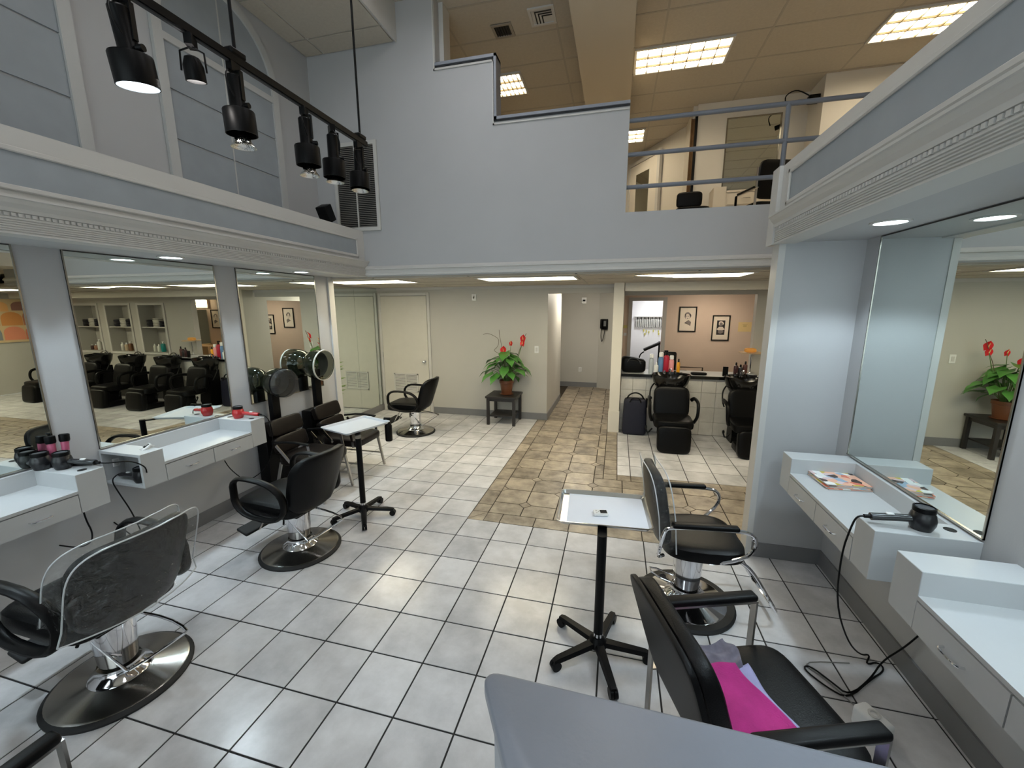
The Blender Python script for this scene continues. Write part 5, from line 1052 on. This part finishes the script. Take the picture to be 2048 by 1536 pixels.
# ---- framed prints in the colour room
def portrait(label, x, y, z, w, h, kind, loc_wall='y'):
    t = thing('framed_print', label, 'framed print', (x, y, z), 0, 'framed portraits in the colour room'); f = 0.022
    for bx in ((0,-0.022,0,w,-0.001,f),(0,-0.022,h-f,w,-0.001,h),(0,-0.022,f,f,-0.001,h-f),(w-f,-0.022,f,w,-0.001,h-f)): MB().box(*bx).build('frame', BLKG, t, 0)
    MB().box(f, -0.010, f, w-f, -0.002, h-f).build('mat_board', mat('mat_cream', rgb(234,222,204), 0.8), t, 0)
    ink = mat('print_ink', rgb(38,34,34), 0.6); gr = mat('print_grey', rgb(128,118,112), 0.6); pale = mat('print_pale', rgb(226,214,198), 0.6)
    cx, cz = w/2, h*0.55
    def blob(c, s_, m, nm, y0): MB().prism([(c[0]+s_[0]*math.cos(2*PI*k/18)*(1+0.12*math.cos(3*2*PI*k/18)), c[1]+s_[1]*math.sin(2*PI*k/18)) for k in range(18)], y0-0.0012, y0, 'y').build(nm, m, t, 0)
    if kind == 0:
        blob((cx, cz+0.045), (0.062, 0.072), gr, 'printed_hair', -0.0105); blob((cx-0.002, cz+0.025), (0.043, 0.058), pale, 'printed_face', -0.0118)
        for s_ in (-1, 1): blob((cx+s_*0.017, cz+0.038), (0.010, 0.005), ink, 'printed_eye', -0.0131)
        blob((cx, cz-0.005), (0.012, 0.005), ink, 'printed_mouth', -0.0131)
        MB().prism([(cx-0.06,cz-0.10),(cx+0.02,cz-0.04),(cx+0.07,cz-0.08),(cx+0.06,cz-0.16),(cx,cz-0.12)], -0.012, -0.0105, 'y').build('printed_shoulder', gr, t, 0)
        for s_ in (-1, 1): MB().box(cx+s_*0.045-0.012, -0.0125, cz+0.02, cx+s_*0.045+0.012, -0.0113, cz+0.075).build('printed_curl', ink, t, 0)
    else:
        MB().box(cx-0.075, -0.0116, cz-0.16, cx+0.075, -0.0105, cz+0.125).build('printed_ground', ink, t, 0); blob((cx, cz+0.065), (0.046, 0.046), pale, 'printed_hair', -0.0118); blob((cx, cz+0.05), (0.03, 0.036), gr, 'printed_face', -0.0131)
        MB().prism([(cx-0.075,cz-0.05),(cx-0.03,cz+0.0),(cx+0.03,cz+0.0),(cx+0.075,cz-0.05),(cx+0.04,cz-0.07),(cx-0.04,cz-0.07)], -0.0128, -0.0118, 'y').build('printed_shoulders', pale, t, 0); blob((cx, cz-0.10), (0.05, 0.035), gr, 'printed_torso', -0.0128)
portrait('framed pale portrait sketch on the apricot wall, the higher print', 3.075, 7.6, 1.385, 0.335, 0.505, 0); portrait('framed dark portrait print on the apricot wall, the lower print', 3.71, 7.6, 1.215, 0.325, 0.505, 1)
portrait('framed portrait sketch deeper in the colour room, seen in the mirror', 5.50, 7.6, 1.35, 0.30, 0.50, 0)
nt_ = tag(MB().box(0, -0.004, 0, 0.235, -0.0005, 0.185).build('paper_notice', mat('notice_cream', rgb(232,206,146), 0.8), None, 0), 'cream paper notice taped on the apricot wall', 'notice'); nt_.location = (4.19, 7.6, 1.40)
for k, w in enumerate((0.09, 0.06, 0.07, 0.05)): MB().box(0.1175-w/2, -0.0046, 0.135-k*0.014, 0.1175+w/2, -0.004, 0.139-k*0.014).build('printed_line', mat('notice_ink', rgb(150,124,80), 0.8), nt_, 0)
# vanity mirror with globe bulbs in the colour room
vm = thing('vanity_mirror', 'vanity mirror with two rows of globe bulbs in the colour room', 'mirror', (5.92, 7.59, 0.9))
MB().box(0, -0.02, 0, 0.5, -0.001, 0.95).build('mirror_glass', MIRROR, vm, 0); MB().box(-0.1, -0.05, 1.0, 0.9, -0.001, 1.25).build('bulb_panel', APRI, vm, 0)
me_b = MB().sq((0,0,0), (0.09,0.09,0.09), 1, 1, 14, 8).mesh('bulb', glow('vanity_bulb', (1.0, 0.82, 0.55, 1), 10))
for r_ in range(2):
    for k in range(7): link('bulb', me_b, vm, (-0.03+k*0.14, -0.10, 1.065+r_*0.13))
vc = thing('vanity_counter', 'beige counter with salon clutter in the colour room', 'counter', (5.75, 7.3, 0)); MB().rbox(-0.35, -0.25, 0.0005, 0.55, 0.25, 0.90, 0.01, 1).build('counter_body', mat('counter_beige', rgb(206,170,124), 0.5), vc, 0)
# supply stand at the right end of the half wall counter
ss = thing('supply_shelf', 'small round supply tray on a stand with orange items', 'tray', (3.85, 5.45, ZK))
MB().cyl((0,0,0.0006), (0,0,0.30), 0.012, 10).build('stem', CHROME, ss); MB().lathe([(0.16, 0.30), (0.175, 0.315), (0.17, 0.316), (0.155, 0.305), (0.001, 0.305)], 28, caps=False).build('dish', mat('dish_cream', rgb(232,206,168), 0.5), ss); MB().sq((-0.02, 0, 0.345), (0.16, 0.10, 0.07), 0.6, 0.5, 16, 8).build('orange_wraps', mat('wrap_orange', rgb(238,170,84), 0.7), ss); MB().lathe([(0.02,0.0006),(0.08,0.004),(0.06,0.012)], 20).build('foot', CHROME, ss)
# chair and rack in the colour room / stock room
gc = thing('side_chair', 'dark folding chair with tubular arms behind the half wall counter', 'chair', (2.85, 6.1, 0), 0.0)
MB().rbox(-0.22, -0.02, 0.62, 0.03, 0.02, 1.12, 0.03, 2).build('backrest', VINYLB, gc); MB().rbox(-0.25, -0.02, 0.42, 0.25, 0.45, 0.48, 0.02, 2).build('seat', VINYLB, gc)
MB().tube([(0.05,0,0.86),(0.46,0,0.86),(0.46,0,0.0006)], 0.012, 8).tube([(-0.23,0.4,0.0006),(-0.23,0.4,0.42)], 0.012, 8).tube([(0.23,0.4,0.0006),(0.23,0.4,0.42)], 0.012, 8).tube([(-0.23,0,0.0006),(-0.2,0,0.62)], 0.012, 8).tube([(0.05,0.3,0.76),(0.25,0.3,0.76),(0.25,0.3,0.45)], 0.012, 8).build('frame', mat('bronze_tube', rgb(84,70,56), 0.4, 0.6), gc)
rk = thing('wall_rack', 'wall rack of hanging white and silver tubes in the stock room', 'rack', (2.32, 9.1, 1.40))
MB().box(-0.05, -0.09, 0.245, 0.95, -0.001, 0.26).build('rail', ALU, rk, 0); mt = MB().lathe([(0.012,0.0),(0.016,0.01),(0.016,0.19),(0.006,0.2),(0.006,0.24)], 10).mesh('tube', mat('tube_white_silver', rgb(206,206,200), 0.25, 0.3, bump=1.0, bscale=40)); md = MB().box(-0.012,-0.012,0,0.012,0.012,0.24).mesh('dark_tube', BLK, 0)
for k in range(22): link('tube', mt, rk, (0.0+k*0.042, -0.05, 0.0)); 
for k in range(11): link('dark_tube', md, rk, (0.02+k*0.084, -0.02, 0.01))
ml = MB().box(-0.012,-0.03,0,0.012,-0.001,0.05).mesh('small_clip', mat('clip_yellow', rgb(196,188,90), 0.5), 0)
for x, z in ((0.18,-0.10),(0.24,-0.12),(0.21,-0.19),(0.30,-0.14),(0.40,-0.11),(0.52,-0.12),(0.53,-0.18),(0.72,-0.12)): link('small_clip', ml, rk, (x, 0, z))
ex = thing('salon_cart', 'dark steamer arm and cart inside the stock room doorway', 'cart', (2.72, 7.98, 0))
MB().cyl((0.05,0,0.0006), (0.05,0,1.15), 0.02, 10).build('post', BLKM, ex); MB(Matrix.Translation((-0.08,0,1.02)) @ Matrix.Rotation(-0.45, 4, 'Y')).rbox(-0.20,-0.10,0,0.20,0.10,0.05,0.015,2).build('tray', BLK, ex); MB().tube([(-0.26,0,0.92),(-0.34,0,0.86),(-0.36,0,0.70),(-0.30,0,0.6)], 0.014, 8, smooth=2).build('arm', BLK, ex); MB().rbox(-0.15,-0.12,0.0006,0.2,0.12,0.1,0.02,2).build('base', BLK, ex)
# ---- wall devices
def plate(name, label, cat, x, y, z, w, h, m, extra=None, d=0.012):
    t = thing(name, label, cat, (x, y, z)); MB().rbox(-w/2, -d, -h/2, w/2, -0.0005, h/2, 0.003, 1).build('plate', m, t)
    if extra: MB().box(*extra).build('rocker', TRIM, t, 0)
    return t
plate('light_switch', 'white light switch right of the plant', 'switch', 0.587, YB, 1.197, 0.072, 0.118, BW, (-0.016,-0.018,-0.033,0.016,-0.012,0.033))
plate('thermostat', 'small white thermostat high on the back wall', 'thermostat', -0.49, YB, 2.05, 0.075, 0.11, BW, (-0.012,-0.02,-0.02,0.012,-0.012,0.02), 0.02)
plate('door_chime', 'small white chime box high on the corridor end wall', 'chime', 1.10, 8.35, 2.04, 0.11, 0.14, BW, (-0.03,-0.03,-0.02,0.03,-0.012,0.02), 0.03)
plate('wall_outlet', 'white outlet low on the corridor end wall', 'outlet', 1.05, 8.35, 0.42, 0.075, 0.118, BW, (-0.016,-0.014,-0.04,0.016,-0.012,0.04))
plate('wall_outlet', 'white outlet inside the open cubby', 'outlet', 0, 0, 0, 0.04, 0.06, BW, (-0.012,-0.014,-0.02,0.012,-0.012,0.02))
cub = bpy.data.objects[-1] if False else [o for o in COL.objects if o.get('label') == 'white outlet inside the open cubby'][0]; cub.location = (-1.585, 0.58, 0.80); cub.rotation_euler = (0, 0, PI/2)
ph = thing('wall_phone', 'black wall telephone with hanging handset cord in the corridor', 'telephone', (1.60, 8.25, 1.32), -0.50)
MB().rbox(-0.075,-0.07,0.06,0.075,-0.001,0.30,0.012,2).build('body', BLK, ph); MB().rbox(-0.07,-0.12,0.08,-0.02,-0.07,0.30,0.015,2).build('handset', BLKM, ph); MB().tube([(-0.045,-0.09,0.08),(-0.06,-0.08,-0.10),(-0.03,-0.08,-0.24),(0.0,-0.06,-0.12),(0.02,-0.05,0.06)], 0.008, 8, smooth=2).build('cord', BLK, ph); MB().box(0.0,-0.075,0.14,0.06,-0.07,0.26).build('keypad', P('keypad_grey', 110,112,112), ph, 0)
pn = thing('wall_note', 'small yellow and white notes on the corridor side of the post', 'note', (1.99, 7.59, 1.45)); MB().box(0,-0.008,0,0.08,-0.0005,0.06).build('yellow_note', mat('note_yellow', rgb(206,196,120), 0.8), pn, 0); MB().box(0.01,-0.006,-0.16,0.075,-0.0005,-0.10).build('white_note', BW, pn, 0)
# ---- black speaker on the left ledge
sp = thing('speaker', 'small black loudspeaker tilted on the left ledge', 'speaker', (-1.24, 2.66, 2.7705)); Rm = Matrix.Rotation(0.5, 4, 'X')
MB(Matrix.Translation((0,0,0.045)) @ Rm).rbox(-0.06,-0.06,-0.01,0.06,0.06,0.16,0.008,2).build('cabinet', BLK, sp); MB().box(-0.05,-0.05,0,0.05,0.05,0.02).build('stand', BLKM, sp, 0); MB().tube([(0,0.05,0.02),(0.05,0.12,0.008),(0.1,0.3,0.008)], 0.005, 6).build('cable', BLK, sp)
# ---- colourful canvas on the far wall (seen in the near left mirror)
art = thing('canvas_print', 'large canvas with rounded orange, red and grey shapes', 'canvas', (8.1, 4.75, 1.15)); MB().box(-0.03,-0.55,0,-0.001,0.55,0.95).build('canvas', mat('canvas_beige', rgb(206,180,140), 0.8), art, 0)
for q, (y, z, w, h, c) in enumerate(((-0.5,0.05,0.32,0.3,(128,134,138)),(-0.15,0.05,0.34,0.3,(220,140,110)),(0.2,0.05,0.3,0.3,(206,120,90)),(-0.5,0.37,0.32,0.32,(196,70,64)),(-0.15,0.37,0.34,0.3,(206,140,80)),(0.2,0.37,0.3,0.34,(170,110,80)),(-0.3,0.68,0.3,0.22,(226,170,110)),(0.05,0.7,0.3,0.2,(140,100,90)))):
    pts = [(y, z), (y+w, z)]+[(y+w/2+w/2*math.cos(PI*k/8), z+h*0.55+h*0.45*math.sin(PI*k/8)) for k in range(9)]; MB().prism(pts, -0.033, -0.0301, 'x').build('printed_shape', mat('art%d' % q, rgb(*c), 0.8), art, 0)
# ================================================================ MEZZANINE FURNITURE
um = thing('wall_mirror', 'tall chrome framed mirror on the mezzanine wall', 'mirror', (3.39, 6.25, 3.70)); MB().box(0.02,-0.012,0,0.75,-0.001,1.06).build('mirror_glass', MIRROR, um, 0)
for bx in ((0,-0.02,0,0.02,-0.001,1.08),(0.75,-0.02,0,0.77,-0.001,1.08),(0.02,-0.02,1.06,0.75,-0.001,1.08)): MB().box(*bx).build('frame_strip', MFR, um, 0)
us = thing('styling_station', 'cream styling station with drawer below the mezzanine mirror', 'styling station', (3.22, 6.24, ZM)); CREAM = mat('cream_laminate', rgb(214,204,188), 0.4)
MB().rbox(0,-0.33,0.55,0.18,0,0.95,0.003,1).build('end_tower', CREAM, us, 0); MB().box(0.18,-0.33,0.6,0.95,0,0.86).build('carcass', CREAM, us, 0); MB().box(0.18,-0.35,0.86,0.95,0,0.885).build('counter_top', CREAM, us, 0)
dr = MB().box(0.20,-0.345,0.68,0.72,-0.331,0.84).build('drawer', CREAM, us, 0); MB().tube([(0.40,-0.346,0.76),(0.41,-0.37,0.76),(0.51,-0.37,0.76),(0.52,-0.346,0.76)], 0.005, 6).build('handle', CHROME, dr)
u1 = thing('styling_chair', 'black chair with small rounded back on the mezzanine', 'styling chair', (2.82, 5.3, ZM), 0)
MB().lathe([(0.28,0.0006),(0.28,0.03),(0.06,0.05),(0.05,0.40)], 28).build('base', CHROME, u1); MB().sq((0,-0.02,0.46),(0.46,0.46,0.12),0.4,0.4,24,8).build('seat', VINYL, u1); MB().sq((0,0.22,0.70),(0.36,0.08,0.22),0.4,0.4,24,10).build('backrest', VINYL, u1)
u2 = thing('waiting_chair', 'black mezzanine chair with chrome arm and square back', 'chair', (3.68, 5.05, ZM), 0.3)
MB().sq((0,0,0.43),(0.48,0.46,0.09),0.35,0.3,24,8).build('seat', VINYL, u2); MB(Matrix.Translation((0,-0.23,0.72)) @ Matrix.Rotation(0.12,4,'X')).sq((0,0,0),(0.50,0.06,0.46),0.3,0.25,24,10).build('backrest', BLK, u2)
for s_ in (-1, 1):
    MB().bar((s_*0.26,-0.26,0.62),(s_*0.26,0.2,0.62),0.03,0.01).bar((s_*0.26,0.2,0.62),(s_*0.26,0.2,0.0006),0.03,0.01,(0,1,0)).bar((s_*0.26,-0.24,0.86),(s_*0.26,-0.22,0.0006),0.03,0.01,(0,1,0)).build('arm_frame', CHROME, u2, 0); MB().rbox(s_*0.26-0.02,-0.2,0.626,s_*0.26+0.02,0.16,0.65,0.008,2).build('arm_pad', BLK, u2)
cu = thing('curtain', 'brown tied curtain at the edge of the cream mezzanine wall', 'curtain', (2.915, 6.22, ZM)); CURT = mat('curtain_brown', rgb(134,104,72), 0.9, var=0.2, scale=10)
MB().grid(lambda u, v: (-0.055+0.07*u+0.008*math.sin(u*25), -0.02-0.015*math.cos(u*30), 0.01+v*2.05), 24, 2).build('cloth', CURT, cu); MB().bar((0.025,-0.02,0.001),(0.025,-0.02,2.15),0.03,0.04).build('dark_jamb', BLK, cu, 0)
md_ = thing('mirrored_door', 'white door with a tall mirror panel in the angled mezzanine wall', 'door', (2.285, 8.0, ZM), math.atan2(7.05-8.95, 2.90-1.72))
MB().box(-0.45,-0.05,0.0006,0.45,-0.0,2.05).build('door_leaf', UW, md_, 0); MB().box(-0.22,-0.06,0.12,0.22,-0.05,1.85).build('mirror_panel', MIRROR, md_, 0); MB().box(-0.54,-0.06,0.0006,-0.46,-0.0,2.13).box(0.46,-0.06,0.0006,0.54,-0.0,2.13).box(-0.46,-0.06,2.06,0.46,-0.0,2.13).build('door_casing', TRIM, md_, 0)
pc_ = thing('wall_camera', 'black security camera with cable on the mezzanine column', 'camera', (4.50, 5.90, 4.78)); MB().rbox(-0.14,-0.05,-0.05,-0.001,0.05,0.05,0.01,2).build('bracket', BLK, pc_); MB().cyl((-0.10,0,-0.02),(-0.30,-0.10,-0.06),0.035,14).build('camera_body', BLKM, pc_); MB().tube([(-0.12,0,0.05),(-0.3,0,0.16),(-0.45,0,0.08),(-0.4,0,-0.05)],0.008,6,smooth=2).build('cable', BLK, pc_)
# cord dangling under the near left station
tag(MB().tube([(-1.30,0.21,0.66),(-1.30,0.215,0.58),(-1.285,0.225,0.50),(-1.32,0.23,0.42),(-1.45,0.23,0.36),(-1.612,0.22,0.36)],0.0045,7,smooth=2).build('power_cord', BLK), 'black cord dangling under the near left station', 'cord')

# palm in the alcove corner behind the end of the mirror wall
pm = thing('potted_palm', 'slender potted palm in the alcove behind the mirror wall end', 'potted plant', (-2.02, 3.40, 0)); PALM = mat('palm_leaf', rgb(112, 140, 74), 0.5, var=0.2, scale=8)
MB().lathe([(0.09, 0.0005), (0.12, 0.24), (0.13, 0.25), (0.12, 0.25), (0.001, 0.22)], 24, caps=False).build('pot', BLK, pm); MB().tube([(0,0,0.2),(0.01,0.0,0.6),(0.03,0.0,1.05)], 0.012, 8, smooth=1).build('stem', STM, pm)
rg = random.Random(9)
for k in range(9):
    z0 = 0.55+0.06*k; a = rg.uniform(-0.7, 0.9)*(1 if k % 2 else -1)+(0 if k % 3 else 1.4); L = rg.uniform(0.16, 0.26); d = Vector((abs(math.cos(a))*0.9+0.1, math.sin(a)*0.6+0.1, 0)); P0 = Vector((0.015, 0, z0)); pts = [P0, P0+d*L*0.5+Vector((0,0,L*0.55)), P0+d*L+Vector((0,0,L*0.6))]
    fr = MB().tube(pts, 0.003, 5, smooth=2)
    for q in range(9):
        u = 0.25+0.75*q/9; b = pts[0].lerp(pts[1], min(1, u*2)) if u < 0.5 else pts[1].lerp(pts[2], u*2-1)
        for s_ in (-1, 1):
            t_ = b+(d*0.5+Vector((-d.y, d.x, 0))*s_*0.8+Vector((0,0,0.15))).normalized()*0.075; w = Vector((0,0,0.006)); fr.add([b-w, t_, b+w], [(0,1,2)])
    fr.build('frond', PALM, pm)
